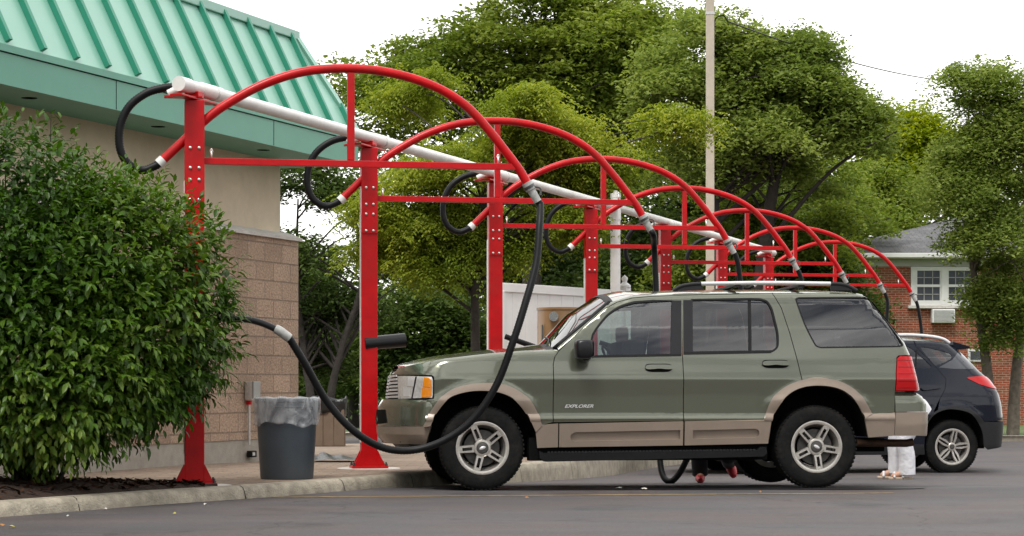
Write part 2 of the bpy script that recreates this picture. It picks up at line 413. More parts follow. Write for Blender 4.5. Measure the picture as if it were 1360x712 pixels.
# kerb line in front of the sidewalk (near -> far)
KERB = [(-9.0, 7.0), (-6.0, 10.6), (-4.4, 13.0), (-3.53, 14.37), (-2.75, 15.72), (-2.05, 16.75), (-1.55, 17.6), (-1.10, 18.5), (-.78, 19.25), (-.40, 19.98), (-.02, 20.85), (.32, 21.9), (.85, 23.9), (1.84, 28.2), (3.9, 34.2), (5.0, 38), (5.4, 39.6), (5.0, 40.6), (3.8, 41)]
kerb = [Vector((p.x, p.y, 0)) for p in catmull([(x, y, 0) for x, y in KERB], 8)]
def kerb_profile(pts, zf_low, zf_high, wid=.17):
    bm = bmesh.new(); rings = []
    n = len(pts)
    for i, p in enumerate(pts):
        t = (pts[min(i+1, n-1)]-pts[max(i-1, 0)]).normalized(); nin = Vector((-t.y, t.x, 0))
        zl, zh = zf_low(p.y), zf_high(p.y)
        jit = .004*math.sin(i*1.7)+.003*math.sin(i*.63)
        prof = [(0+jit, zl-.08), (.006+jit, zl+.004), (.018+jit, zl+(zh-zl)*.6), (.035+jit, zh-.012), (.06, zh+.001), (wid, zh+.004), (wid, zl-.1)]
        rings.append([bm.verts.new(p+nin*a+Vector((0, 0, z))) for a, z in prof])
    for A, B in zip(rings, rings[1:]):
        for k in range(len(A)-1): bm.faces.new((A[k], B[k], B[k+1], A[k+1]))
    fix(bm); return bm
kb = kerb_profile(kerb, zg, zs)
structure(obj('kerb', kb, M['curb'], smooth=True, angle=50))
bm = bmesh.new()                                   # narrow joints across the kerb
for i in range(6, len(kerb)-10, 11):
    p = kerb[i]; t = (kerb[i+1]-kerb[i-1]).normalized(); nin = Vector((-t.y, t.x, 0))
    zl, zh = zg(p.y), zs(p.y)
    pr = [(-.003, zl), (.014, zl+(zh-zl)*.6), (.031, zh-.010), (.06, zh+.004), (.172, zh+.007)]
    A = [bm.verts.new(p+nin*a+Vector((0, 0, z))-t*.004) for a, z in pr]; B = [bm.verts.new(p+nin*a+Vector((0, 0, z))+t*.004) for a, z in pr]
    for k in range(4): bm.faces.new((A[k], B[k], B[k+1], A[k+1]))
structure(obj('kerb_joints', bm, M['void']))
inner = []
for i, p in enumerate(kerb):
    t = (kerb[min(i+1, len(kerb)-1)]-kerb[max(i-1, 0)]).normalized(); inner.append((p.x-t.y*.168, p.y+t.x*.168))
structure(poly_sheet('sidewalk', inner+[(3.0, 41), (-3.9, 33), (-12, 33), (-12, 7)], zs, 0, M['paver']))
# yellow bay line
def stripe(name, p0, p1, wd, m, dz=.004):
    p0, p1 = Vector((p0[0], p0[1], 0)), Vector((p1[0], p1[1], 0)); d = (p1-p0).normalized(); n = Vector((-d.y, d.x, 0))*wd/2
    bm = bmesh.new(); N_ = 12; rows = []
    for i in range(N_+1):
        q = p0.lerp(p1, i/N_); rows.append([bm.verts.new((q-n)+Vector((0, 0, zg(q.y)+dz))), bm.verts.new((q+n)+Vector((0, 0, zg(q.y)+dz)))])
    for A, B in zip(rows, rows[1:]): bm.faces.new((A[0], B[0], B[1], A[1]))
    for f in bm.faces:
        f.normal_update()
        if f.normal.z < 0: f.normal_flip()
    return structure(obj(name, bm, m))
stripe('bay_line', (-1.93, 16.82), (3.2, 17.45), .055, M['yellow'])
# far grass strip with kerb, and the right-hand verge
structure(poly_sheet('grass_verge', [(4.2, 44.2), (60, 44.2), (60, 100), (-60, 100), (-60, 52.5), (-30, 52.5), (1.0, 52.5)], zg, .10, M['grass'], cuts=(60,)))
kv = [Vector((60, 44, 0)), Vector((20, 44, 0)), Vector((4.6, 44, 0)), Vector((3.9, 44.4, 0)), Vector((.9, 48.9, 0)), Vector((-30, 49, 0))]
structure(obj('far_kerb', kerb_profile(kv[::-1][::-1], zg, lambda y: zg(y)+.12, -.2), M['curb']))
structure(poly_sheet('far_path', [(-60, 49), (.9, 49), (-.5, 52.5), (-60, 52.5)], zg, .1, M['conc'], cuts=()))
stripe('far_road_line', (-60, 84), (60, 84), .5, M['yellow'], .16)

# mulch bed under the bush
bed = [(p.x-(kerb[i+1].y-kerb[i-1].y)/((kerb[i+1]-kerb[i-1]).length)*.17, p.y+(kerb[i+1].x-kerb[i-1].x)/((kerb[i+1]-kerb[i-1]).length)*.17) for i, p in enumerate(kerb) if 0 < i < len(kerb)-1 and 9 < p.y < 16.62]
bm = bmesh.new(); rows = []
for i, (x, y) in enumerate(bed):
    f = min(1, (len(bed)-1-i)/8.0)
    rows.append([bm.verts.new((x-1.9*f*k/10*1.0, y+.55*f*k/10, .105+(.10*math.sin(math.pi*min(1, k/10*.9+.02))*f+.018*random.random()) if 0 < k else .103)) for k in range(11)])
for A, B in zip(rows, rows[1:]):
    for k in range(10):
        try: bm.faces.new((A[k], A[k+1], B[k+1], B[k]))
        except ValueError: pass
bmesh.ops.remove_doubles(bm, verts=bm.verts[:], dist=.0005)
fix(bm)
for f in bm.faces:
    if f.normal.z < 0: f.normal_flip()
mul = obj('mulch_bed', bm, M['mulch'], smooth=True); tag(mul, None, None, None, 'stuff')
# chips
cv, cf = [], []
bedarr = np.array(bed)
for k in range(3800):
    i = random.randrange(len(bed)-1); f = min(1, (len(bed)-1-i)/8.0); u = random.random()**.8*f
    x, y = bed[i][0]-1.9*u, bed[i][1]+.55*u
    z = .115+.10*math.sin(math.pi*min(1, (u/max(f, .01))*.9+.02))*f
    L_, W_ = random.uniform(.015, .045), random.uniform(.006, .014); a = random.random()*6.28; tl = random.uniform(-.5, .5)
    d = Vector((math.cos(a), math.sin(a), tl)); e = Vector((-math.sin(a), math.cos(a), random.uniform(-.6, .6)))
    c = Vector((x, y, z+random.uniform(0, .02))); b0 = len(cv)
    cv += [c-d*L_-e*W_, c+d*L_-e*W_, c+d*L_+e*W_, c-d*L_+e*W_]; cf.append((b0, b0+1, b0+2, b0+3))
me = bpy.data.meshes.new('mulch_chips'); me.from_pydata(cv, [], cf)
chipm = leafmat('mulch_chip', (.012, .006, .004), (.05, .024, .014), (.12, .065, .04), .05, .9, .1)
tag(link_mesh('mulch_chips', me, chipm), kind='stuff')

# ------------------------------------------------------------------ leaves and trees
def leaf_mesh(name, P, D, Nn, Ls, Ws, mtl, parent=None, fold=.18, droop=.12, simple=False):
    """P centres, D directions, Nn normals (n,3); builds pointed leaves"""
    n = len(P)
    D = D/np.linalg.norm(D, axis=1, keepdims=True)
    S = np.cross(D, Nn); S /= np.linalg.norm(S, axis=1, keepdims=True)+1e-9
    U = np.cross(S, D)
    Ls = Ls[:, None]; Ws = Ws[:, None]
    if simple:
        V = np.stack([P-D*Ls*.5, P+S*Ws*.5+U*Ws*fold, P+D*Ls*.5-U*Ls*droop, P-S*Ws*.5+U*Ws*fold], 1).reshape(-1, 3)
        F = (np.arange(n)[:, None]*4+np.array([[0, 1, 2, 3]])).reshape(-1)
        k = 4; nf = n
    else:
        V = np.stack([P, P+D*Ls*.30+S*Ws*.42+U*Ws*fold, P+D*Ls*.66+S*Ws*.40+U*(Ws*fold-Ls*droop*.4), P+D*Ls-U*Ls*droop,
                      P+D*Ls*.66-S*Ws*.40+U*(Ws*fold-Ls*droop*.4), P+D*Ls*.30-S*Ws*.42+U*Ws*fold, P+D*Ls*.30, P+D*Ls*.66-U*Ls*droop*.4], 1).reshape(-1, 3)
        q = np.array([[0, 6, 1, 1], [0, 5, 6, 6]])
        base = np.arange(n)[:, None]*8
        quads = (base+np.array([[1, 6, 7, 2]])), (base+np.array([[6, 5, 4, 7]]))
        tris = (base+np.array([[0, 6, 1]])), (base+np.array([[0, 5, 6]])), (base+np.array([[2, 7, 3]])), (base+np.array([[7, 4, 3]]))
        loops = np.concatenate([a.reshape(-1) for a in quads]+[a.reshape(-1) for a in tris])
        tot = np.concatenate([np.full(2*n, 4), np.full(4*n, 3)])
    me = bpy.data.meshes.new(name); me.vertices.add(len(V)); me.vertices.foreach_set('co', V.astype(np.float32).ravel())
    if simple: loops = F; tot = np.full(n, 4)
    me.loops.add(len(loops)); me.loops.foreach_set('vertex_index', loops.astype(np.int32))
    me.polygons.add(len(tot)); st = np.concatenate([[0], np.cumsum(tot)[:-1]])
    me.polygons.foreach_set('loop_start', st.astype(np.int32)); me.polygons.foreach_set('loop_total', tot.astype(np.int32))
    me.update(calc_edges=True)
    return link_mesh(name, me, mtl, parent)

def unit(n):
    v = RNG.normal(size=(n, 3)); return v/np.linalg.norm(v, axis=1, keepdims=True)

def tree(name, label, cat, base, lobes, mtl, barkm, leaf=.13, nleaf=26000, clump=.42, trunk_r=.16, stems=1, group=None, flat=.55, frond=False,
         branches=40, limbs=None, up=.55, shell=.55, spread=.3, lw=.5, bough=1.5, bsize=1.25):
    """base: world Vector; lobes: list of (centre Vector, rx, ry, rz, weight)"""
    global RNG
    RNG = np.random.default_rng(int(abs(base[0])*37+abs(base[1])*11)+len(lobes)); random.seed(int(abs(base[0])*31+abs(base[1])*7))
    root = thing(name, label, cat, base, 0, group)
    b = np.array(base)
    wts = np.array([l[4]*(l[1]*l[3]) for l in lobes]); wts = wts/wts.sum()
    per = 34
    nc = max(8, nleaf//per)
    li = RNG.choice(len(lobes), nc, p=wts)
    C = np.zeros((nc, 3))
    vol = sum(l[1]*l[3] for l in lobes)
    nb = max(len(lobes)*2, int(vol*bough)); B = np.zeros((nb, 3)); bl = RNG.choice(len(lobes), nb, p=wts)
    for k in range(nb):
        c, rx, ry, rz, _ = lobes[bl[k]]
        u = unit(1)[0]; r = (shell+(1-shell)*RNG.random())**.7*(.85+.25*RNG.random())
        B[k] = np.array(c)+u*np.array([rx, ry, rz])*r
    bs = RNG.uniform(.6, 1.35, nb)*clump*bsize; bi = RNG.choice(nb, nc, p=(bs**2)/np.sum(bs**2))
    g_ = np.clip(RNG.normal(size=(nc, 3)), -1.8, 1.8)*np.array([1, 1, .42]); g_[:, 2] -= .18*(g_[:, 0]**2+g_[:, 1]**2)
    C = B[bi]+g_*bs[bi][:, None]*.55
    C -= b
    # leaves around clump centres
    cs = clump*(.35+.75*RNG.random(nc))
    off = np.clip(RNG.normal(size=(nc, per, 3)), -1.7, 1.7)*.5; off[:, :, 2] *= flat
    off[:, :, 2] -= .22*(off[:, :, 0]**2+off[:, :, 1]**2)       # pads droop at the rim
    P = (C[:, None, :]+off*cs[:, None, None]).reshape(-1, 3)
    n = len(P)
    if frond:
        # every position carries a drooping compound leaf of paired leaflets
        K = 8; keep = RNG.random(n) < .30; P = P[keep]; n = len(P)
        az = RNG.random(n)*2*np.pi; dip = RNG.uniform(-.9, .1, n)
        D = np.stack([np.cos(az)*np.cos(dip), np.sin(az)*np.cos(dip), np.sin(dip)], 1)
        Up = np.tile([0, 0, 1.0], (n, 1))+unit(n)*.25
        S = np.cross(D, Up); S /= np.linalg.norm(S, axis=1, keepdims=True)
        FL = leaf*2.0*(.7+.6*RNG.random(n))
        PP, DD, NN, LL, WW = [], [], [], [], []
        for k in range(K):
            t = (k//2+.6)/(K/2+.3); sgn = 1 if k % 2 else -1
            q = P+D*FL[:, None]*t+np.array([0, 0, -1.0])*(FL*t*t*.35)[:, None]
            PP.append(q+S*sgn*leaf*.22); DD.append(S*sgn*1.0+D*.45+np.array([0, 0, -.35])+unit(n)*.12); NN.append(Up+unit(n)*.3)
            LL.append(np.full(n, leaf*.55)*(1.1-.4*abs(t-.5))); WW.append(np.full(n, leaf*.24))
        leaf_mesh('crown', np.concatenate(PP), np.concatenate(DD), np.concatenate(NN), np.concatenate(LL), np.concatenate(WW), mtl, root, simple=True)
    else:
        az = RNG.random(n)*2*np.pi
        D = np.stack([np.cos(az), np.sin(az), RNG.uniform(-.7, .3, n)], 1)
        Nn = unit(n)*(1-up)+np.array([0, 0, up])
        leaf_mesh('crown', P, D, Nn, leaf*(.65+.7*RNG.random(n)), leaf*lw*(.7+.6*RNG.random(n)), mtl, root, simple=True)
    # trunk and limbs
    bm = bmesh.new()
    zc = np.array([l[0][2] for l in lobes])-b[2]
    ztop = float(np.percentile(C[:, 2], 80)); zlow = float(np.percentile(C[:, 2], 12))
    mainstems = []
    for s in range(stems):
        ox = (s-(stems-1)/2)*trunk_r*3.2
        tx, ty = float(np.mean(C[:, 0]))*.6+ox*3, float(np.mean(C[:, 1]))*.5
        pts = [Vector((ox, 0, -.15)), Vector((ox*1.2+random.uniform(-.05, .05), 0, max(.5, zlow*.45))), Vector((ox*1.8+tx*.15, ty*.15, max(.9, zlow*.95))),
               Vector((ox*2+tx*.5+random.uniform(-.2, .2), ty*.5, (max(.9, zlow)+ztop)/2)), Vector((tx, ty, ztop))]
        cp = catmull(pts, 7); rr = [trunk_r*(1.25 if i == 0 else 1)*(1-.85*i/(len(cp)-1)) for i in range(len(cp))]
        add_tube(bm, cp, rr, 9); mainstems.append(cp)
    sel = RNG.choice(nc, min(branches, nc), replace=False)
    for k in sel:
        st = mainstems[random.randrange(stems)]
        tgt = Vector(C[k])
        # leave the trunk somewhat below the target
        hz = min(max(tgt.z-(.35+.5*random.random())*Vector((tgt.x, tgt.y, 0)).length*.9-.2, max(.6, zlow*.7)), ztop)
        j = min(range(len(st)), key=lambda i: abs(st[i].z-hz)); p = st[j]
        mid = p.lerp(tgt, .5)+Vector((random.uniform(-.2, .2), random.uniform(-.2, .2), .12*(tgt-p).length))
        cp = catmull([p, mid, tgt], 5)
        r0 = min(trunk_r*.42*(1-.6*j/len(st)), .012*(tgt-p).length+.02)
        add_tube(bm, cp, [r0*(1-.8*i/(len(cp)-1)) for i in range(len(cp))], 5, caps=False)
    obj('trunk', bm, barkm, root, smooth=True)
    return root

def lobe(px, py, rx, ry, Y, wt=1.0, dep=None):
    s = Y/FPX; c = at(px, py, Y)
    return (c, rx*s, (dep if dep else rx*s*.8), ry*s, wt)
def gp(px, Y): 
    c = at(px, 0, Y); return Vector((c.x, Y, zg(Y)))

LM = dict(
 locust=leafmat('locust_leaf', (.095, .145, .018), (.22, .28, .036), (.40, .42, .07), .42, spec=.15, rough=.6),
 dark=leafmat('dark_leaf', (.032, .06, .014), (.07, .11, .024), (.13, .18, .04), .32, spec=.15, rough=.6),
 mid=leafmat('mid_leaf', (.09, .135, .022), (.18, .24, .04), (.29, .34, .07), .40, spec=.15, rough=.6),
 grey=leafmat('greygreen_leaf', (.11, .16, .034), (.21, .275, .06), (.33, .39, .10), .42, spec=.15, rough=.6),
 yellow=leafmat('yellow_leaf', (.13, .19, .014), (.27, .33, .024), (.44, .46, .05), .40, spec=.15, rough=.6),
 bush=leafmat('bush_leaf', (.026, .070, .008), (.070, .145, .014), (.21, .29, .045), .28, .38, .32),
)
# ------------------------------------------------------------------ car wash building
BD = Vector((.383, 1, 0)).normalized(); BN = Vector((BD.y, -BD.x, 0))     # along the wall, and outwards
BC = Vector((-2.38, 23.2, 0))                                             # near face of the far corner
BROT = math.atan2(-BD.y, -BD.x)                                           # local x runs from the corner towards the camera side
WL, WDP = 14.0, 9.0
bld = thing('car_wash_building', 'tan building with split block base and green metal roof, left of the red arches', 'building', BC, BROT)
# local axes: x along wall from corner towards the viewer, y = outwards is -? (checked below)
Rm = Matrix.Rotation(BROT, 3, 'Z'); OUTS = 1 if (Rm @ Vector((0, 1, 0))).dot(BN) > 0 else -1
def lb(x, o, z): return Vector((x, OUTS*o, z))      # o = distance outwards from the wall face
def lbox(bm, x0, x1, o0, o1, z0, z1, bev=0):
    add_box(bm, ((x0+x1)/2, OUTS*(o0+o1)/2, (z0+z1)/2), (abs(x1-x0), abs(o1-o0), abs(z1-z0)), bev=bev)
bm = bmesh.new(); lbox(bm, .02, WL, -WDP, -.012, -.2, .325); obj('foundation', bm, M['conc'], bld)
bm = bmesh.new(); lbox(bm, 0, WL, -WDP, 0, .325, 2.50); obj('block_wall', bm, M['block'], bld)
bm = bmesh.new(); add_prism(bm, [(-.035, 2.50), (.0352, 2.50), (.035, 2.535), (-.15, 2.60), (-.5, 2.60), (-.5, 2.5)], lambda o, z: lb(-.035, o, z), lambda o, z: lb(WL, o, z)); fix(bm)
obj('ledge', bm, M['pad'], bld)
bm = bmesh.new(); lbox(bm, .15, WL, -WDP, -.15, 2.58, 3.42); obj('stucco_wall', bm, M['stucco'], bld)
OH = .5
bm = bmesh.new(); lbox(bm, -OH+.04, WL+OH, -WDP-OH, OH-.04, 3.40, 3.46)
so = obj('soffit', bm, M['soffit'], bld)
bm = bmesh.new()                                    # soffit board grooves
for k in range(90):
    x = -OH+.12+k*.16; lbox(bm, x, x+.012, -.14, OH-.05, 3.392, 3.401)
obj('soffit_groove', bm, M['void'], bld)
for k in range(5):
    bm = bmesh.new(); x = 1.25+k*2.15
    add_lathe(bm, [(.0, 3.391), (.075, 3.391), (.09, 3.386), (.12, 3.384), (.125, 3.396)], 28, M=Matrix.Translation((x, OUTS*.22, 0)))
    sl = obj('soffit_light', bm, M['galv'], bld, smooth=True)
    bm = bmesh.new(); add_cyl(bm, (x, OUTS*.22, 3.380), (x, OUTS*.22, 3.392), .07, seg=24); obj('lamp_lens', bm, M['darkglass'], sl)
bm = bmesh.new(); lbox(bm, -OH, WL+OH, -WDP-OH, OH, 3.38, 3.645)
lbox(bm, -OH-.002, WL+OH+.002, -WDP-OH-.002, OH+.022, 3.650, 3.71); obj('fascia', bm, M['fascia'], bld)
bm = bmesh.new()
for x in (1.55, 4.6, 7.6): lbox(bm, x, x+.006, OH, OH+.003, 3.385, 3.64)
lbox(bm, -OH, WL, OH-.02, OH+.004, 3.643, 3.652)
obj('fascia_joint', bm, M['void'], bld)
# mansard roof: two visible slopes, ribs and ridge cap
RW, RH = .54, 1.08; z0, z1 = 3.715, 3.71+RH
bm = bmesh.new()
def rp(x, o, z): return bm.verts.new(lb(x, o, z))
a, b, c, d = rp(-OH, OH, z0), rp(WL+OH, OH, z0), rp(WL+OH-RW, OH-RW, z1), rp(-OH+RW, OH-RW, z1)
e, f = rp(-OH, -WDP-OH, z0), rp(-OH+RW, -WDP-OH+RW, z1); g, h = rp(WL+OH, -WDP-OH, z0), rp(WL+OH-RW, -WDP-OH+RW, z1)
for q in ((a, b, c, d), (e, a, d, f), (g, e, f, h), (b, g, h, c), (d, c, h, f)): bm.faces.new(q)
fix(bm); roof = obj('roof', bm, M['roof'], bld)
bm = bmesh.new()
sl = Vector((0, -RW*OUTS, RH)); nn = Vector((0, RH*OUTS, RW)).normalized()
x = -OH+.17
def rib(p0, p1, n, side, w=.024, h=.052):
    A = []
    for p in (p0, p1):
        A.append([bm.verts.new(p+side*s_*w+n*hh) for s_, hh in ((-1, -.005), (-1, h), (1, h), (1, -.005))])
    for k in range(4): bm.faces.new((A[0][k], A[0][(k+1) % 4], A[1][(k+1) % 4], A[1][k]))
    bm.faces.new(A[0]); bm.faces.new(A[1][::-1])
k = 0
first = 1.0
while x < WL:
    t = min(1.0, (x+OH)/RW)         # hip cuts the first ribs short
    rib(lb(x, OH, z0)+sl*.02, lb(x, OH, z0)+sl*(t-.01), nn, Vector((1, 0, 0)))
    x += .508
y = .45
n2 = Vector((-RH, 0, RW)).normalized()
while y < WDP+OH:
    t = min(1.0, y/RW); rib(lb(-OH, OH-y, z0), lb(-OH, OH-y, z0)+Vector((RW, 0, RH))*(t-.01), n2, Vector((0, 1, 0))); y += .508
fix(bm); obj('standing_seam', bm, M['seam'], roof)
bm = bmesh.new()
lbox(bm, -OH+RW-.05, WL+OH-RW+.05, OH-RW-.09, OH-RW+.055, z1-.045, z1+.05, .008)
lbox(bm, -OH+RW-.055, -OH+RW+.09, -WDP-OH+RW, OH-RW-.1, z1-.045, z1+.05, .008)
cp_, cq_ = lb(-OH, OH, z0), lb(-OH+RW, OH-RW, z1)
add_tube(bm, [cp_, cq_], .055, 4)
fix(bm); obj('ridge_cap', bm, M['roof'], bld)

# wall fittings
eb = thing('electrical_box', 'grey weatherproof electrical box on the block wall above the grey bin', 'electrical box', BC+BD*-1.2+Vector((0, 0, .75)), BROT)
bm = bmesh.new(); add_box(bm, (0, OUTS*.05, .09), (.14, .09, .20), bev=.012); obj('box_body', bm, M['galv'], eb)
bm = bmesh.new(); add_box(bm, (-.005, OUTS*.105, .10), (.155, .028, .185), bev=.01); obj('box_lid', bm, mat('grey_lid', (.30, .31, .29), .5), eb)
bm = bmesh.new(); add_cyl(bm, (.03, OUTS*.04, -.48), (.03, OUTS*.04, 0), .013, seg=10); obj('conduit', bm, M['galv'], eb, smooth=True, angle=40)
bm = bmesh.new(); add_cyl(bm, (.03, OUTS*.04, -.055), (.03, OUTS*.04, -.012), .030, seg=12); obj('coupling', bm, M['red'], eb)
ob2 = thing('outlet_cover', 'small black outlet cover low on the concrete foundation', 'outlet', BC+BD*-1.15+Vector((0, 0, .17)), BROT)
bm = bmesh.new(); add_box(bm, (.0, OUTS*.03, 0), (.12, .06, .07), bev=.01); obj('cover', bm, M['black'], ob2)
bm = bmesh.new(); add_box(bm, (.02, OUTS*.062, 0.0), (.05, .012, .035), bev=.004); obj('flap', bm, M['galv'], ob2)

# ------------------------------------------------------------------ vacuum arches
RR = [16.75*k for k in (1, 1.2035, 1.411, 1.624, 1.838, 2.045, 2.254)]
RS = .343; RC = -2.556-.343*16.75
AR = math.radians(10.3); AC, AS = math.cos(AR), math.sin(AR)
P0 = Vector((-2.556, 16.75, 0)); RD = Vector((RS, 1, 0)).normalized()
def uz(px, py, v=0.0):
    "position (u along the arch, z above world 0) read off the first arch, in its own plane offset v towards the viewer"
    r = (px-HX)/FPX; X0 = P0.x+v*AS; Y0 = P0.y-v*AC
    u = (r*Y0-X0)/(AC-r*AS); Y = Y0+u*AS
    return Vector((u, -v, CAMZ+(HY-py)/FPX*Y-.10))
ZB = .10
def make_stand():
    root = thing('vacuum_arch', 'x', 'vacuum arch', (P0.x, P0.y, ZB), AR)
    # post: hollow section seen with a bolted upper splice
    bm = bmesh.new(); add_box(bm, (0, 0, 1.55), (.156, .14, 3.09), bev=.006)
    post = obj('post', bm, M['red'], root)
    bm = bmesh.new(); add_box(bm, (0, -.074, 2.60), (.158, .012, .66)); obj('splice_plate', bm, M['red'], root)
    bm = bmesh.new(); add_box(bm, (-.0805, .012, 1.35), (.008, .075, 2.2)); obj('side_strip', bm, M['pvc'], root)  # thin white strip along the left face of the post
    for z in (2.81, 2.65, 2.555, 2.395):
        for x in (-.035, .035):
            bm = bmesh.new(); add_lathe(bm, [(0, -.094), (.009, -.093), (.0125, -.088), (.0135, -.080)], 10, 'Y', Matrix.Translation((x, 0, z-.10)))
            obj('bolt', bm, M['bolt'], post, smooth=True)
    bm = bmesh.new(); add_box(bm, (0, 0, .014), (.35, .28, .022), bev=.003)
    for s in (-1, 1):
        add_prism(bm, [(.076, .024), (.150, .024), (.150, .032), (.082, .17), (.076, .17)], lambda a, b: Vector((s*a, -.075, b)), lambda a, b: Vector((s*a, -.063, b)))
        add_prism(bm, [(.076, .024), (.150, .024), (.150, .032), (.082, .17), (.076, .17)], lambda a, b: Vector((s*a, .063, b)), lambda a, b: Vector((s*a, .075, b)))
    fix(bm); bp = obj('base_plate', bm, M['red'], root)
    for sx in (-.155, .155):
        for sy in (-.12, .12):
            bm = bmesh.new(); add_cyl(bm, (sx, sy, .024), (sx, sy, .062), .009, seg=8); add_cyl(bm, (sx, sy, .026), (sx, sy, .044), .016, seg=6)
            obj('anchor_bolt', bm, M['clamp'], bp)
    bm = bmesh.new(); add_lathe(bm, [(0, .0025), (.30, .0025), (.315, -.006), (.315, -.5)], 40); fix(bm)
    obj('footing', bm, M['pad'], root, smooth=True, angle=40)
    # bracket under the suction pipe
    rz = math.atan2(RD.y, RD.x)-AR
    bm = bmesh.new(); add_box(bm, (0, 0, 3.108), (.62, .105, .016), rz, .003); add_box(bm, (-.09, -.02, 3.121), (.30, .09, .016), 0, .003)
    add_box(bm, (0, 0, 3.14), (.10, .125, .05), rz, .004); obj('pipe_bracket', bm, M['red'], root)
    # arch tube
    pts = [uz(*p) for p in ((216, 213), (250, 181), (272, 160), (300, 139), (350, 112), (405, 95), (465, 91), (520, 97), (575, 114), (618, 140), (650, 174), (672, 202), (690, 226), (701, 245))]
    cp = resample(catmull(pts, 12), .06)
    bm = bmesh.new(); add_tube(bm, cp, .037, 18); obj('arch_tube', bm, M['red'], root, smooth=True, angle=50)
    # cross bar and strut
    a, b = uz(264, 214), uz(687, 221)
    bm = bmesh.new(); add_box(bm, ((a.x+b.x)/2, 0, a.z), (b.x-a.x, .05, .052), bev=.004)
    cb = obj('cross_bar', bm, M['red'], root)
    bm = bmesh.new(); s0, s1 = uz(466, 213), uz(466, 97)
    add_box(bm, (s0.x, 0, (s0.z+s1.z)/2), (.058, .05, s1.z-s0.z), bev=.004); obj('strut', bm, M['red'], root)
    for x in (a.x+.10, b.x-.16):
        bm = bmesh.new(); add_tube(bm, [Vector((x, 0, a.z+.02)), Vector((x, 0, a.z+.085))], .008, 8)
        add_tube(bm, catmull([Vector((x-.012, 0, a.z+.075)), Vector((x, 0, a.z+.10)), Vector((x+.012, 0, a.z+.075))], 6), .006, 6)
        obj('hose_hook', bm, M['bolt'], cb, smooth=True)
    # tail loop: cuff and hose back up to the pipe
    e = pts[0]; d = (pts[0]-pts[1]).normalized()
    bm = bmesh.new(); add_tube(bm, [e-d*.01, e+d*.045], .043, 16); obj('cuff', bm, M['whitepl'], root, smooth=True, angle=40)
    lp = [e+d*.03]+[uz(px, py) for px, py in ((205, 221), (188, 226), (169, 216), (159, 195), (160, 166), (172, 141), (194, 124), (217, 117), (236, 115))]
    cp = resample(catmull(lp, 12), .011)
    bm = bmesh.new(); add_tube(bm, cp, .033, 12, rib=.05); obj('loop_hose', bm, M['hose'], root, smooth=True)
    # tip cuff
    e = pts[-1]; d = (pts[-1]-pts[-2]).normalized()
    bm = bmesh.new(); add_tube(bm, [e-d*.02, e+d*.05, e+d*.055, e+d*.165], [.045, .045, .036, .033], 16); cu = obj('cuff', bm, M['cuff'], root, smooth=True, angle=40)
    bm = bmesh.new(); add_tube(bm, [e+d*.012, e+d*.035], .050, 16); add_tube(bm, catmull([e+d*.02+Vector((.03, -.02, 0)), e+d*.05+Vector((.075, -.02, .01)), e+d*.09+Vector((.06, -.02, -.01))], 6), .008, 6)
    obj('clamp', bm, M['clamp'], cu, smooth=True, angle=40)
    return root, e+d*.155, d
stand, TIP, TD = make_stand()
HOSE_PARTS = []
def add_hose(root, pts, name='hose', nozzle=True, r=.031):
    cp = resample(catmull(pts, 14), .012)
    bm = bmesh.new(); add_tube(bm, cp, r, 12, rib=.045); return obj(name, bm, M['hose'], root, smooth=True)
labels = ['red vacuum arch nearest the bush, its post standing in the mulch bed behind the leaves',
          'red vacuum arch whose post stands just left of the green suv bonnet',
          'red vacuum arch with its post behind the bonnet of the green suv',
          'red vacuum arch with its post directly left of the white vertical pipe',
          'red vacuum arch with its post directly right of the white vertical pipe',
          'red vacuum arch with its post just right of the beige light pole',
          'farthest red vacuum arch, reaching in front of the white house window']
stands = [stand]
for k in range(1, 7): stands.append(copy_tree(stand))
for k, s in enumerate(stands):
    Y = RR[k]; s.location = (RS*Y+RC, Y, ZB); tag(s, labels[k], 'vacuum arch', 'red vacuum arches in a row')
def loc(k, P):
    "world point -> coordinates of stand k"
    s = stands[k]; d = Vector(P)-Vector(s.location); return Vector((d.x*AC+d.y*AS, -d.x*AS+d.y*AC, d.z))
# hose of the first arch, drawn across the picture to its wand in the bush
W = lambda px, py, Y: loc(0, at(px, py, Y))
wand_end = W(318, 424, 16.45)
pts = [TIP, TIP+TD*.05, W(716.5, 300, 17.15), W(712, 350, 17.05), W(697, 405, 16.95), W(681, 455, 16.9), W(659, 512, 16.9), W(628, 557, 16.9), W(590, 585, 16.9), W(548, 598, 16.9), W(507, 594, 16.85), W(467, 570, 16.75), W(432, 530, 16.7), W(405, 483, 16.6), W(386, 452, 16.55), W(380, 445, 16.52)]
add_hose(stands[0], pts)
bm = bmesh.new(); add_tube(bm, catmull([W(384, 449, 16.53), W(372, 440, 16.5), W(366, 437, 16.5)], 4), .038, 14); obj('wand_cuff', bm, M['cuff'], stands[0], smooth=True, angle=40)
bm = bmesh.new(); add_tube(bm, catmull([W(370, 439, 16.5), W(350, 430, 16.48), W(332, 425, 16.46), wand_end, W(290, 423, 16.5), W(265, 424, 16.6)], 6), .027, 14); obj('wand', bm, M['satin'], stands[0], smooth=True)
# nozzle holder on the second post
bm = bmesh.new(); a = loc(1, at(500, 455, 20.15)); b = loc(1, at(534, 452, 20.22))
d_ = (b-a).normalized()
add_tube(bm, [a-d_*.12, a, b, b+d_*.03], [.066, .066, .068, .068], 20, caps=True); obj('nozzle_holder', bm, M['satin'], stands[1], smooth=True, angle=40)
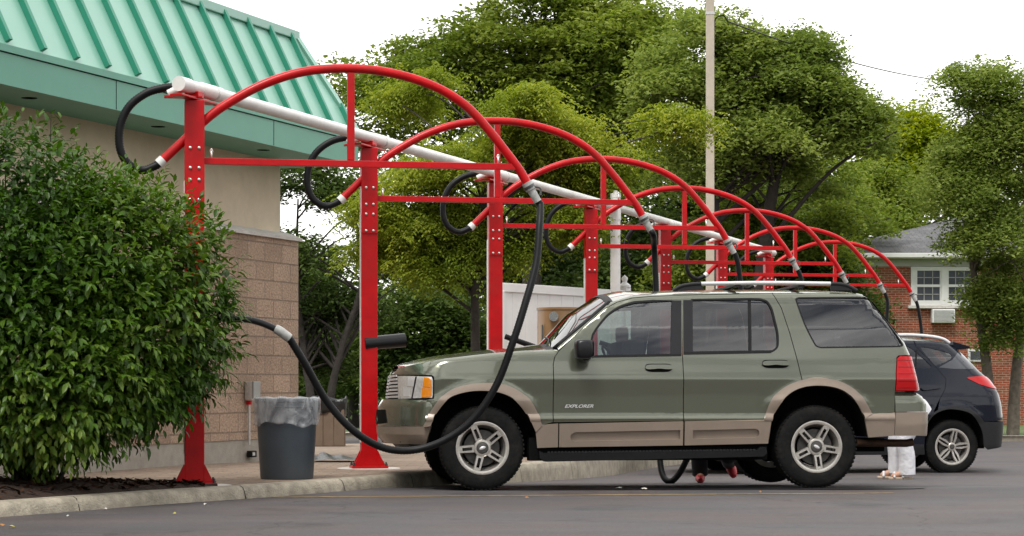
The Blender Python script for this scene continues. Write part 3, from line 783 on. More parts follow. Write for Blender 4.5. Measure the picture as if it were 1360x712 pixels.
# hose 2: falls behind the suv, loops on the ground, up to the crouching person
W1 = lambda px, py, Y: loc(1, at(px, py, Y))
add_hose(stands[1], [TIP, TIP+TD*.05, W1(869, 330, 21.0), W1(872, 400, 21.0), W1(874, 520, 20.9), W1(876, 600, 20.7), W1(880, 630, 20.6), W1(890, 639.5, 20.5), W1(902, 629, 20.5), W1(915, 605, 20.5), W1(930, 580, 20.6), W1(944, 560, 20.6)])
for k in range(2, 7):
    dx = [0, 0, .02, -.06, .05, -.03, .04][k]
    L = [0, 0, 1.75, 1.7, 1.8, 1.6, 1.7][k]
    p = [TIP, TIP+TD*.05, TIP+Vector((.06, 0, -.18)), TIP+Vector((.07+dx, 0, -.5)), TIP+Vector((.05+dx*2, -.05, -1.1)), TIP+Vector((-.05+dx, -.1, -L)), TIP+Vector((-.3, -.1, -L-.12)), TIP+Vector((-.7, -.1, -L+.1)), TIP+Vector((-1.2, -.1, -L+.25)), Vector((.10, -.1, 1.35))]
    add_hose(stands[k], p)

# suction pipe along the post tops
pp = thing('suction_pipe', 'long white pipe running over the tops of the red posts', 'pipe', (0, 0, 0))
def on_row(Y, z, dx=0): return Vector((RS*Y+RC+dx, Y, z))
ys, ye = RR[0]-.22, RR[6]+.35
ZP = 3.30
bm = bmesh.new(); add_tube(bm, [on_row(ys, ZP), on_row(ye, ZP+.02)], .053, 24); obj('pipe', bm, M['pvc'], pp, smooth=True, angle=40)
bm = bmesh.new(); add_tube(bm, [on_row(ys-.03, ZP), on_row(ys+.12, ZP)], .060, 24); obj('end_cap', bm, M['pvc'], pp, smooth=True, angle=40)
for Y in RR:
    bm = bmesh.new(); add_tube(bm, [on_row(Y+.08, ZP), on_row(Y+.10, ZP), on_row(Y+.42, ZP), on_row(Y+.44, ZP)], [.056, .061, .061, .056], 24); obj('coupling', bm, M['pvc'], pp, smooth=True, angle=40)
    bm = bmesh.new(); add_tube(bm, [on_row(Y+.30, ZP), on_row(Y+.325, ZP)], .064, 20); obj('pipe_clamp', bm, M['galv'], pp, smooth=True, angle=40)
    bm = bmesh.new(); c = on_row(Y, ZP); add_tube(bm, catmull([c+Vector((-.02, -.03, 0)), c+Vector((-.12, -.05, -.02)), c+Vector((-.20, -.05, -.055))], 5), .034, 14); obj('inlet', bm, M['pvc'], pp, smooth=True, angle=40)
# white vertical pipe
vp = thing('vertical_pipe', 'thick white upright pipe with a cap, dropping from the suction pipe', 'pipe', (RS*28.3+RC, 28.3, zs(28.3)))
hz_ = at(820, 257, 28.3).z-zs(28.3)
bm = bmesh.new(); add_cyl(bm, (0, 0, -.1), (0, 0, hz_), .068, seg=24); obj('pipe', bm, M['pvc'], vp, smooth=True, angle=40)
bm = bmesh.new(); add_cyl(bm, (0, 0, hz_), (0, 0, hz_+.04), .028, seg=12); add_cyl(bm, (0, 0, hz_-.06), (0, 0, hz_+.002), .074, seg=24); obj('pipe_cap', bm, M['pvc'], vp, smooth=True, angle=40)
bm = bmesh.new(); add_cyl(bm, (0, 0, hz_-.36), (0, 0, hz_-.22), .076, seg=24); obj('coupling', bm, M['pvc'], vp, smooth=True, angle=40)

# white vinyl enclosure and brown canister
f0, f1 = at(664, 0, 27.2), at(832, 0, 29.6); f0.z = f1.z = 0
fd = (f1-f0).normalized(); fl = (f1-f0).length
fe = thing('vinyl_enclosure', 'white vinyl panel enclosure behind the red posts and brown canister', 'enclosure', (f0.x, f0.y, -.05), math.atan2(fd.y, fd.x))
bm = bmesh.new()
for k in range(int(fl/.28)+1):
    x0, x1 = k*.28, min(fl, k*.28+.276); add_box(bm, ((x0+x1)/2, .02, 1.12), (x1-x0, .04, 2.1), bev=.003)
fix(bm); obj('panel', bm, M['vinyl'], fe)
bm = bmesh.new(); add_box(bm, (fl/2, .02, 2.225), (fl+.02, .09, .12), bev=.01); obj('rail', bm, M['vinyl'], fe)
bm = bmesh.new(); add_box(bm, (fl/2, .02, .12), (fl, .06, .14), bev=.008); obj('rail', bm, M['vinyl'], fe)
for x in (0, fl):
    bm = bmesh.new(); add_box(bm, (x, .03, 1.14 if x else 1.08), (.13, .13, 2.38 if x else 2.2), bev=.008)
    ps = obj('fence_post', bm, M['vinyl'], fe)
    if x == 0: continue
    bm = bmesh.new(); add_lathe(bm, [(.088, 2.33), (.088, 2.36), (.05, 2.39), (.03, 2.41), (.045, 2.44), (.045, 2.47), (.0, 2.51)], 16, M=Matrix.Translation((x, .03, 0))); obj('post_cap', bm, M['vinyl'], ps, smooth=True, angle=50)
tk = thing('vacuum_canister', 'brown round canister with a chrome cap in front of the white panels', 'canister', (at(745, 0, 26.5).x, 26.5, zs(26.5)))
ht = at(745, 409, 26.5).z-zs(26.5)
bm = bmesh.new(); add_lathe(bm, [(0, 0), (.31, 0), (.31, .08), (.30, .10), (.30, ht-.035), (.31, ht-.03), (.31, ht), (.0, ht+.012)], 40); obj('drum', bm, M['tank'], tk, smooth=True, angle=35)
bm = bmesh.new(); c = Vector((-.10, -.31, ht-.12)); add_cyl(bm, c+Vector((0, .05, 0)), c+Vector((0, -.05, 0)), .055, seg=20); add_cyl(bm, c+Vector((0, -.045, 0)), c+Vector((0, -.06, 0)), .06, seg=24); obj('port_cap', bm, M['chrome'], tk, smooth=True, angle=40)
bm = bmesh.new(); add_box(bm, (-.24, -.21, ht-.32), (.012, .02, .2), .6); obj('hinge', bm, M['clamp'], tk)
for a_ in (.7, 2.3, 4.1):
    bm = bmesh.new(); add_box(bm, (.28*math.cos(a_), .28*math.sin(a_), .0), (.08, .08, .06)); obj('foot', bm, M['galv'], tk)

# ------------------------------------------------------------------ bins
gb = thing('trash_bin', 'round dark grey trash bin lined with a clear bag, at the wall corner', 'trash bin', (at(381, 0, 17.95).x, 17.95, .10))
bm = bmesh.new(); add_lathe(bm, [(0, .012), (.205, .012), (.222, 0), (.228, .02), (.262, .60), (.264, .615), (.272, .62), (.272, .66), (.277, .665), (.277, .69), (.262, .692), (.258, .66), (.222, .03), (0, .03)], 56); obj('bin_body', bm, M['bin'], gb, smooth=True, angle=35)
bagm, t_, b_ = newmat('clear_bag'); b_.inputs['Base Color'].default_value = (.62, .64, .66, 1); b_.inputs['Roughness'].default_value = .22; b_.inputs['Alpha'].default_value = .62
_tc = t_.nodes.new('ShaderNodeTexCoord'); _n = t_.nodes.new('ShaderNodeTexNoise'); _n.inputs['Scale'].default_value = 7; _n.inputs['Detail'].default_value = 6; _n.inputs['Distortion'].default_value = 1.5
_mp = t_.nodes.new('ShaderNodeMapping'); _mp.inputs['Scale'].default_value = (1, 1, .6); t_.links.new(_tc.outputs['Object'], _mp.inputs[0]); t_.links.new(_mp.outputs[0], _n.inputs[0])
_r = t_.nodes.new('ShaderNodeMapRange'); _r.inputs[1].default_value = .35; _r.inputs[2].default_value = .68; _r.inputs[3].default_value = .15; _r.inputs[4].default_value = .62; t_.links.new(_n.outputs['Fac'], _r.inputs[0]); t_.links.new(_r.outputs[0], b_.inputs['Alpha'])
_b = t_.nodes.new('ShaderNodeBump'); _b.inputs['Strength'].default_value = .5; _b.inputs['Distance'].default_value = .05; t_.links.new(_n.outputs['Fac'], _b.inputs['Height']); t_.links.new(_b.outputs[0], b_.inputs['Normal'])
bm = bmesh.new(); rings = []
for j, (r, h) in enumerate([(.24, .45), (.250, .62), (.262, .69), (.278, .705), (.290, .695), (.292, .66), (.289, .60), (.285, .55), (.283, .52), (.279, .495), (.282, .480), (.276, .470)]):
    ring = []
    for k in range(72):
        a = 2*math.pi*k/72
        wv = .004*math.sin(7*a+j*.9)+.0035*math.sin(19*a+j*1.3)+.002*random.uniform(-1, 1)
        dz = (.018*math.sin(3*a+1)+.011*math.sin(8*a)) if j >= 7 else .004*math.sin(11*a)
        ring.append(bm.verts.new(((r+wv)*math.cos(a), (r+wv)*math.sin(a), h+dz)))
    rings.append(ring)
for A, B in zip(rings, rings[1:]):
    for k in range(72): bm.faces.new((A[k], A[(k+1) % 72], B[(k+1) % 72], B[k]))
obj('bin_liner', bm, bagm, gb, smooth=True)

bb = thing('litter_bin', 'square brown litter bin lined with a black bag, behind the wall corner', 'trash bin', (at(436, 0, 32).x, 32.0, -.05), .1)
bm = bmesh.new()
for k in range(4):
    for s in range(3):
        x = -.245+.163*s+.082; Mx = Matrix.Rotation(k*math.pi/2, 4, 'Z'); add_box(bm, (x, -.245, .29), (.158, .03, .56), bev=.006, M=Mx)
add_box(bm, (0, 0, .015), (.5, .5, .03)); obj('bin_body', bm, M['brownbin'], bb)
bm = bmesh.new(); rings = []
for j, (r, h) in enumerate([(.22, .3), (.25, .70), (.27, .75), (.285, .72), (.28, .62), (.275, .52), (.27, .50)]):
    ring = []
    for k in range(48):
        a = 2*math.pi*k/48; sq = 1/max(abs(math.cos(a)), abs(math.sin(a)))**.8
        q = (r*sq)*(1+.03*math.sin(9*a+j)+.02*random.uniform(-1, 1)); ring.append(bm.verts.new((q*math.cos(a), q*math.sin(a), h+(.03*math.sin(3*a+j) if j > 1 else 0))))
    rings.append(ring)
for A, B in zip(rings, rings[1:]):
    for k in range(48): bm.faces.new((A[k], A[(k+1) % 48], B[(k+1) % 48], B[k]))
obj('bin_liner', bm, M['bagblack'], bb, smooth=True)
# crumpled black mat by the bin
bm = bmesh.new(); g = []
for i in range(15):
    row = []
    for j in range(9):
        x, y = i/14*.62, j/8*.75
        row.append(bm.verts.new((x, y, .012+.05*max(0, 1-i/9)*math.sin(j*.55)**2+.016*math.sin(i*1.4+j*.8)*(1-i/15)+.012)))
    g.append(row)
for i in range(14):
    for j in range(8): bm.faces.new((g[i][j], g[i+1][j], g[i+1][j+1], g[i][j+1]))
mt_ = obj('floor_mat', bm, M['bagblack'], None, smooth=True); q = at(412, 0, 22.6); mt_.location = (q.x, 22.0, zs(22.3)+.01); mt_.rotation_euler = (0, 0, -.12)
tag(mt_, 'black crumpled rubber mat lying on the sidewalk beside the grey bin', 'mat')

# ------------------------------------------------------------------ beige light pole and cable
lpY = 38.0
lp = thing('light_pole', 'tall beige square light pole rising behind the suv roof', 'light pole', gp(943, lpY))
bm = bmesh.new(); add_box(bm, (0, 0, 4.8), (.145, .145, 9.6), bev=.012); obj('pole', bm, M['polep'], lp)
bm = bmesh.new(); add_box(bm, (0, 0, .2), (.42, .42, .5), bev=.02); obj('footing', bm, M['conc'], lp)
bm = bmesh.new(); add_box(bm, (.75, 0, 9.45), (1.5, .08, .08)); add_box(bm, (1.6, 0, 9.47), (.62, .34, .16), bev=.03); obj('lamp_head', bm, M['polep'], lp)
bm = bmesh.new()
zc_ = at(943, 18, lpY).z-lp.location.z
add_box(bm, (0, 0, zc_), (.16, .16, .05)); obj('cable_bracket', bm, M['galv'], lp)
p_a = at(950, 22, lpY); p_b = at(1262, 108, 62)
bm = bmesh.new(); cab = []
for i in range(31):
    t = i/30; q = p_a.lerp(p_b, t); q.z -= .55*4*t*(1-t)*.35; cab.append(q)
add_tube(bm, catmull([p_a+Vector((-.03, 0, -.35)), p_a+Vector((.0, 0, -.05)), p_a+Vector((.15, 0, .03))], 5)+cab[1:], .014, 6)
tag(obj('overhead_cable', bm, M['black'], None, smooth=True), 'thin black overhead cable running from the beige pole to the right hand tree', 'cable')
# ------------------------------------------------------------------ car surfaces
def lin(pts):
    xs = [p[0] for p in pts]; ys = [p[1] for p in pts]
    return lambda v: float(np.interp(v, xs, ys))
class Shape:
    def __init__(s, W, xf, xr, ze, Rf=.45, nf=2.6, Rr=.12, nr=3.0, rt=lambda x: .06, wheels=(), bulge=.028, wr=.36):
        s.W, s.xf, s.xr, s.ze, s.Rf, s.nf, s.Rr, s.nr, s.rt, s.wheels, s.bulge, s.wr = W, xf, xr, ze, Rf, nf, Rr, nr, rt, wheels, bulge, wr
    def se(s, t, n):
        if t >= 1: return 1.0
        if t <= 0: return 0.0
        return (1-(1-t)**n)**(1/n)
    def S(s, x, z):
        w = s.W(z)
        for hx, hz in s.wheels:
            d = math.hypot(x-hx, z-hz); r0 = s.wr+.11
            if d < r0+.16: 
                t = max(0, min(1, 1-(d-r0)/.16))*max(0, min(1, (z-.64)/.12)); w += s.bulge*t*t*(3-2*t)
        w *= s.se((x-s.xf(z))/s.Rf, s.nf)*s.se((s.xr(z)-x)/s.Rr, s.nr)
        ze = s.ze(x); r = s.rt(x); tau = (ze-z)/r
        if tau < 1:
            tau = max(0, tau); w *= 1-(r*.8/.85)*(1-math.sqrt(max(0, 1-(1-tau)**2)))
        return w
    def N(s, x, z):
        h = .004; sx = (s.S(x+h, z)-s.S(x-h, z))/(2*h); sz = (s.S(x, z+h)-s.S(x, z-h))/(2*h)
        return Vector((-sx, 1, -sz)).normalized()

def panel(name, sh, outer, mtl, parent, side, off=0.0, holes=(), depth=.02, step=.06, zstep=.045, extra=None):
    "curved sheet over the side-view polygon (x,z); side -1 is the near side"
    loops = [list(outer)]+[list(h) for h in holes]
    cleaned = []
    for l in loops:
        c = [l[0]]
        for p in l[1:]:
            if math.hypot(p[0]-c[-1][0], p[1]-c[-1][1]) > 1e-4: c.append(p)
        if math.hypot(c[0][0]-c[-1][0], c[0][1]-c[-1][1]) < 1e-4: c.pop()
        cleaned.append(c)
    flat = [p for l in cleaned for p in l]
    tris = tessellate_polygon([[Vector((p[0], p[1], 0)) for p in l] for l in cleaned])
    bm = bmesh.new(); vs = [bm.verts.new((p[0], 0, p[1])) for p in flat]
    for t in tris:
        try: bm.faces.new([vs[i] for i in t])
        except ValueError: pass
    x0 = min(p[0] for p in flat); x1 = max(p[0] for p in flat); z0 = min(p[1] for p in flat); z1 = max(p[1] for p in flat)
    xs = list(np.arange(x0+step*.5, x1, step))
    zm = (z0+z1)/2; xf, xr = sh.xf(zm), sh.xr(zm)
    for t in (.004, .012, .025, .05, .09, .15, .22, .3, .4, .5, .62, .75, .88, 1.0):
        xs += [xf+sh.Rf*t, xr-sh.Rr*t]
    zs_ = list(np.arange(z0+zstep*.5, z1, zstep))
    zs_ += [.585, .600, .612, .625, .640, .660, .90, .93, .945, .955, .965, .985, 1.10, 1.15]
    if extra: zs_ += extra
    for x in xs:
        if x0+.001 < x < x1-.001: bmesh.ops.bisect_plane(bm, geom=bm.verts[:]+bm.edges[:]+bm.faces[:], plane_co=(x, 0, 0), plane_no=(1, 0, 0), dist=1e-5)
    for z in zs_:
        if z0+.001 < z < z1-.001: bmesh.ops.bisect_plane(bm, geom=bm.verts[:]+bm.edges[:]+bm.faces[:], plane_co=(0, 0, z), plane_no=(0, 0, 1), dist=1e-5)
    nm = {}
    bnd = [e for e in bm.edges if len(e.link_faces) == 1]
    for v in bm.verts:
        x, z = v.co.x, v.co.z; n = sh.N(x, z); y = sh.S(x, z)
        v.co = Vector((x+n.x*off, max(0.001, y+n.y*off), z+n.z*off)); nm[v] = n
    main = list(bm.faces); sk = []
    low = {}
    for e in bnd:
        for v in e.verts:
            if v not in low: low[v] = bm.verts.new(v.co-nm[v]*depth)
    mains = []
    for f in main:
        f.normal_update(); nn = nm[f.verts[0]]
        if f.normal.dot(nn) < 0: f.normal_flip()
    for e in bnd:
        a, b = e.verts; f = e.link_faces[0]
        lv = [l.vert for l in f.loops]; ia = lv.index(a)
        if lv[(ia+1) % len(lv)] == b: q = (b, a, low[a], low[b])
        else: q = (a, b, low[b], low[a])
        bm.faces.new(q)
    for v in bm.verts: v.co.y *= side
    if side < 0:
        for f in bm.faces: f.normal_flip()
    bm.verts.index_update(); bm.normal_update()
    nlist = {v.index: Vector((n.x, n.y*side, n.z)) for v, n in nm.items()}
    me = bpy.data.meshes.new(name); bm.to_mesh(me); bm.free()
    for p in me.polygons: p.use_smooth = True
    nmain = len(main); ln = []
    for i, p in enumerate(me.polygons):
        for li in p.loop_indices:
            vi = me.loops[li].vertex_index
            ln.append(tuple(nlist[vi]) if i < nmain and vi in nlist else tuple(p.normal))
    me.normals_split_custom_set(ln)
    return link_mesh(name, me, mtl, parent)

def top_strip(name, sh, x0, x1, crown, mtl, parent, inset=0.0, nx=28, nv=11, ends=True, off=0.0):
    "sheet spanning the car between the two upper edges"
    xs = [x0+(x1-x0)*i/nx for i in range(nx+1)]
    xf, xr = sh.xf(sh.ze(x0)), sh.xr(sh.ze(x1))
    if ends: xs = sorted(set(xs+[xf+sh.Rf*t for t in (.003, .01, .03, .06, .1, .16, .25) if x0 < xf+sh.Rf*t < x1]+[xr-sh.Rr*t for t in (.003, .01, .03, .08, .16, .3, .5) if x0 < xr-sh.Rr*t < x1]))
    bm = bmesh.new(); g = []
    for x in xs:
        z = sh.ze(x); y0 = max(.002, sh.S(x, z)-inset); row = []
        for j in range(-nv, nv+1):
            v = j/nv; row.append(bm.verts.new((x, y0*v, z+crown(x)*(1-abs(v)**2.3)+off)))
        g.append(row)
    for A, B in zip(g, g[1:]):
        for k in range(2*nv): bm.faces.new((A[k], B[k], B[k+1], A[k+1]))
    fix(bm)
    if sum(f.normal.z for f in bm.faces) < 0:
        for f in bm.faces: f.normal_flip()
    return obj(name, bm, mtl, parent, smooth=True)

def make_wheel(root, name, pos, r, wdt, rimr, side, kind, rz=0):
    "pos local hub; axle along y; side -1: outer face towards -y"
    w_ = bpy.data.objects.new(name, None); COL.objects.link(w_); w_.parent = root; w_.location = pos; w_.rotation_euler = (0, rz, 0)
    s = side; h = wdt/2
    bm = bmesh.new()
    prof = [(rimr-.005, -h*.80), (rimr+.006, -h*.97), (rimr+.03, -h*1.0), (r-.07, -h*1.05), (r-.035, -h*.98), (r-.012, -h*.90), (r-.003, -h*.78), (r, -h*.4), (r, h*.4), (r-.003, h*.78), (r-.03, h*.97), (rimr+.03, h), (rimr-.005, h*.8)]
    add_lathe(bm, [(a, b*(-s)) for a, b in prof], 72, 'Y'); fix(bm)
    for k in range(60):
        a = 2*math.pi*k/60
        for sy in (-1, 1):
            vs = add_box(bm, (0, 0, 0), (.020, .04, .010)); bmesh.ops.transform(bm, matrix=Matrix.Rotation(a, 4, 'Y') @ Matrix.Translation((0, sy*h*.76, r-.003)) @ Matrix.Rotation(sy*.28, 4, 'Z'), verts=vs)
    t = obj('tyre', bm, M['tyre'], w_, smooth=True, angle=55)
    o = s*h                                                  # outer face y
    bm = bmesh.new()
    add_lathe(bm, [(rimr+.004, o*.93), (rimr+.008, o*1.0), (rimr-.004, o*1.02), (rimr-.022, o*.97), (rimr-.028, o*.80), (rimr-.05, o*.3), (rimr-.05, -o*.8), (rimr, -o*.9)], 64, 'Y'); fix(bm)
    rim = obj('rim', bm, M['alloy'], w_, smooth=True, angle=35)
    bm = bmesh.new(); add_lathe(bm, [(.0, o*.25), (rimr-.055, o*.25)], 40, 'Y'); obj('brake_disc', bm, M['void'], w_)
    bm = bmesh.new(); add_lathe(bm, [(.05, o*.40), (rimr*.70, o*.40), (rimr*.70, o*.33)], 40, 'Y'); obj('brake_disc', bm, M['disc'], w_)
    bm = bmesh.new()
    R1 = rimr-.014
    if kind == 'slot':
        for k in range(5):
            Mr = Matrix.Rotation(2*math.pi*k/5, 4, 'Y')
            f0 = lambda a, b: Mr @ Vector((a, o*(.98-.10*(1-b/R1)), b)); f1 = lambda a, b: Mr @ Vector((a*1.12, o*.60, b))
            for sx in (-1, 1):
                add_prism(bm, [(sx*.013, .07), (sx*.031, .07), (sx*.028, R1), (sx*.014, R1)], f0, f1)
            add_prism(bm, [(-.0155, R1-.035), (.0155, R1-.035), (.016, R1), (-.016, R1)], f0, f1)
            add_prism(bm, [(-.015, .07), (.015, .07), (.014, .088), (-.014, .088)], f0, f1)
        hr = .074
    else:
        for k in range(5):
            Mr = Matrix.Rotation(2*math.pi*k/5, 4, 'Y')
            f0 = lambda a, b: Mr @ Vector((a, o*(.99-.16*(1-b/R1)), b)); f1 = lambda a, b: Mr @ Vector((a*1.1, o*.60, b))
            for sx in (-1, 1):
                add_prism(bm, [(sx*.006, .045), (sx*.026, .045), (sx*.040, R1*.55), (sx*.030, R1), (sx*.010, R1), (sx*.014, R1*.55)], f0, f1)
        hr = .055
    fix(bm); obj('spokes', bm, M['alloy'], rim)
    bm = bmesh.new(); add_lathe(bm, [(hr, o*.6), (hr, o*.90), (hr-.006, o*.95), (hr-.02, o*.965), (hr-.024, o*.93)], 32, 'Y'); fix(bm); obj('hub', bm, M['alloy'], w_, smooth=True, angle=30)
    bm = bmesh.new(); add_lathe(bm, [(.0, o*1.0), (hr*.5, o*.995), (hr-.026, o*.97), (hr-.024, o*.90)], 28, 'Y'); fix(bm); hc = obj('hub_cap', bm, M['disc'], w_, smooth=True, angle=50)
    if kind == 'slot':
        bm = bmesh.new(); add_lathe(bm, [(.0, .004), (.022, .003), (.028, 0)], 24, 'Y', Matrix.Translation((0, o*1.0, 0)) @ Matrix.Diagonal((1, -s*-1, .5, 1))); obj('emblem', bm, M['silver'], hc, smooth=True)
    else:
        bm = bmesh.new()
        for k in range(5):
            a = 2*math.pi*(k+.5)/5; add_cyl(bm, (.042*math.sin(a), o*.70, .042*math.cos(a)), (.042*math.sin(a), o*.88, .042*math.cos(a)), .009, seg=6)
        obj('lug_nuts', bm, M['clamp'], w_)
    return w_

def smooth_poly(pts, n=5, closed=False):
    return [(p.x, p.z) for p in catmull([Vector((a, 0, b)) for a, b in pts], n, closed)]
def prism_y(bm, poly, y0, y1):
    add_prism(bm, poly, lambda a, b: Vector((a, y0, b)), lambda a, b: Vector((a, y1, b)))

# ------------------------------------------------------------------ sage green suv
YAW = math.radians(7.0); CA, SA = math.cos(YAW), math.sin(YAW); HW = .93
EO = Vector((-.252-HW*SA, 17.86+HW*CA, 0))
def EP(px, py, w=None):
    if w is None: w = .93-max(0, min(1, (475-py)/85.0))*.17
    r = (px-HX)/FPX
    x = (r*(EO.y-CA*w)-EO.x-SA*w)/(CA-r*SA); Y = EO.y+SA*x-CA*w
    return (x, CAMZ+(HY-py)/FPX*Y)
def E(l): return [EP(*p) for p in l]
zz = lambda py: EP(900, py, .93)[1]
eze = E([(523, 499), (530, 491), (545, 487), (589, 478.5), (654, 471), (698, 467.5), (738, 466)])+[EP(775, 434, .80), EP(812, 403, .77), EP(840, 394, .76), EP(909, 390.5, .76), EP(1000, 389.5, .76), EP(1090, 389.5, .76), EP(1143, 390.5, .76), EP(1158, 394, .76)]
eze = [(eze[0][0]-.15, eze[0][1]-.03)]+eze+[(eze[-1][0]+.3, eze[-1][1]-.02)]
ze_f = lin(eze)
Wp = lin([(.20, .90), (.36, .915), (.50, .93), (.585, .938), (.60, .945), (.640, .925), (.80, .928), (.90, .940), (.945, .945), (.965, .940), (1.0, .930), (1.10, .905), (1.15, .890), (1.40, .815), (1.62, .745), (1.75, .72)])
# near tip: grille x at centre, and the rear outline
XF = lin([(.3, -.80), (.60, -.80), (.75, -.765), (.90, -.750), (1.0, -.735), (1.08, -.69)])
rr_ = [EP(1219, 521), EP(1216, 500), EP(1213, 474), EP(1207, 456), EP(1187, 429), EP(1161, 394)]
rr_ = [(x+d, z) for (x, z), d in zip(rr_, (.075, .07, .06, .045, .03, .012))]
XR = lin([(0, rr_[0][0]+.02)]+[(z, x) for x, z in rr_]+[(rr_[-1][1]+.05, rr_[-1][0]-.02)])
WHX = EP(1085, 597)[0]; HUBZ = .352
ES = Shape(Wp, XF, XR, ze_f, rt=lambda x: .05 if x < EP(738, 466)[0] else (.035 if x < EP(812, 403)[0] else .075), wheels=((0, HUBZ), (WHX, HUBZ)), bulge=.045)
xb0 = EP(507, 556, .3)[0]; xbr = EP(1230, 555)[0]+.095
EB = Shape(lin([(.30, .86), (.42, .915), (.55, .935), (.75, .935), (.82, .915)]), lin([(.30, -.70), (.40, -.80), (.47, -.845), (.60, -.855), (.72, -.845), (.80, -.80)]), lin([(.38, xbr-.05), (.45, xbr-.005), (.60, xbr), (.74, xbr), (.80, xbr-.04), (.84, xbr-.1)]), lambda x: .825, Rf=.52, nf=2.3, Rr=.16, nr=2.8, rt=lambda x: .03)
suv = thing('sage_green_suv', 'sage green suv with tan lower cladding parked across the front', 'suv', EO, YAW)
suv.rotation_euler = (math.radians(-.9), 0, YAW)
seamx = lambda l, d: [(x+d, z) for x, z in l]
G_ = .0035
seamA = E([(734.7, 563), (735.2, 517), (735.5, 486), (738, 476), (744, 467.5)])
doortop = E([(744, 467.5), (760, 453), (778, 436), (793, 422), (808, 410.5), (822, 403), (842, 397.5), (867, 395.3), (909, 393.8)])
seamB = E([(908, 393.8), (908, 473), (908, 561)])
toprear = E([(909, 393.8), (960, 392.6), (1000, 392.0), (1029, 391.3)])
seamC = E([(1029, 391.3), (1040, 410), (1051, 443.5), (1060, 476.6), (1065.3, 508)])
farcF = smooth_poly(E([(719.6, 567), (714, 551), (702, 533), (680, 518), (658.5, 512.5), (628, 513.2), (602, 520), (584.5, 533), (572, 550), (563.5, 568)]))
farcFi = smooth_poly(E([(713.5, 596.5), (710.7, 576), (704, 560.5), (693, 544), (676, 529.5), (654, 522.5), (624, 522.6), (598, 531), (581, 549), (572.5, 568), (568.5, 592)]))
farcR = smooth_poly(E([(1014.5, 559.3), (1024.5, 534), (1042, 517), (1066, 507.2), (1090, 505.2), (1116, 510), (1137.7, 523), (1153, 542.8), (1158.5, 553.5)]))
farcRi = smooth_poly(E([(1020, 590.6), (1025, 560), (1035.4, 539), (1050.6, 524), (1070, 516.6), (1094, 515.8), (1116, 521), (1133, 534), (1146.4, 553.6), (1153, 582)]))
tip = lambda z0, z1, n=8, sh=ES, d=.0006: [(sh.xf(z0+(z1-z0)*i/n)+d, z0+(z1-z0)*i/n) for i in range(n+1)]
rtip = lambda z0, z1, n=10, sh=ES, d=.0006: [(sh.xr(z0+(z1-z0)*i/n)-d, z0+(z1-z0)*i/n) for i in range(n+1)]
def edge_z(x0, x1, n=30, sh=ES, d=0):
    return [(x0+(x1-x0)*i/n, sh.ze(x0+(x1-x0)*i/n)+d) for i in range(n+1)]
win_front = smooth_poly(E([(797, 474.8), (789, 474.5), (787.5, 468), (789, 447), (804.6, 425), (815, 415.5), (828, 408), (845, 403)]), 3)+E([(870, 401.3), (895, 400.8), (893, 472.5)])
win_rear = E([(921, 399.8), (999, 398.7)])+smooth_poly(E([(1012, 399.2), (1021, 402.5), (1027, 412), (1031, 428), (1034.5, 443.5), (1035, 458), (1033, 464), (1028, 468)]), 3)+E([(921, 469.5)])
win_quarter = smooth_poly(E([(1064, 396.7), (1059.5, 398.5), (1061, 404), (1071, 432.5), (1083, 456.5), (1087, 461.8), (1093, 463.8)]), 3)+smooth_poly(E([(1196, 462.3), (1202, 460.5), (1199.5, 455), (1184, 429), (1163, 398.5), (1159, 396.2), (1153, 395.9)]), 3)
def grow(poly, d):
    n = len(poly); cx = sum(p[0] for p in poly)/n; cz = sum(p[1] for p in poly)/n; out_ = []
    area = sum(poly[i][0]*poly[(i+1) % n][1]-poly[(i+1) % n][0]*poly[i][1] for i in range(n)); sg = 1 if area > 0 else -1
    for i in range(n):
        a, b, c = poly[i-1], poly[i], poly[(i+1) % n]
        t = Vector((c[0]-a[0], c[1]-a[1])); t.normalize(); out_.append((b[0]+t.y*d*sg, b[1]-t.x*d*sg))
    return out_
hl_out = EP(575, 504)[0]; hz0, hz1 = EP(573, 531)[1], EP(573, 502.5)[1]
XG = -.745+.047
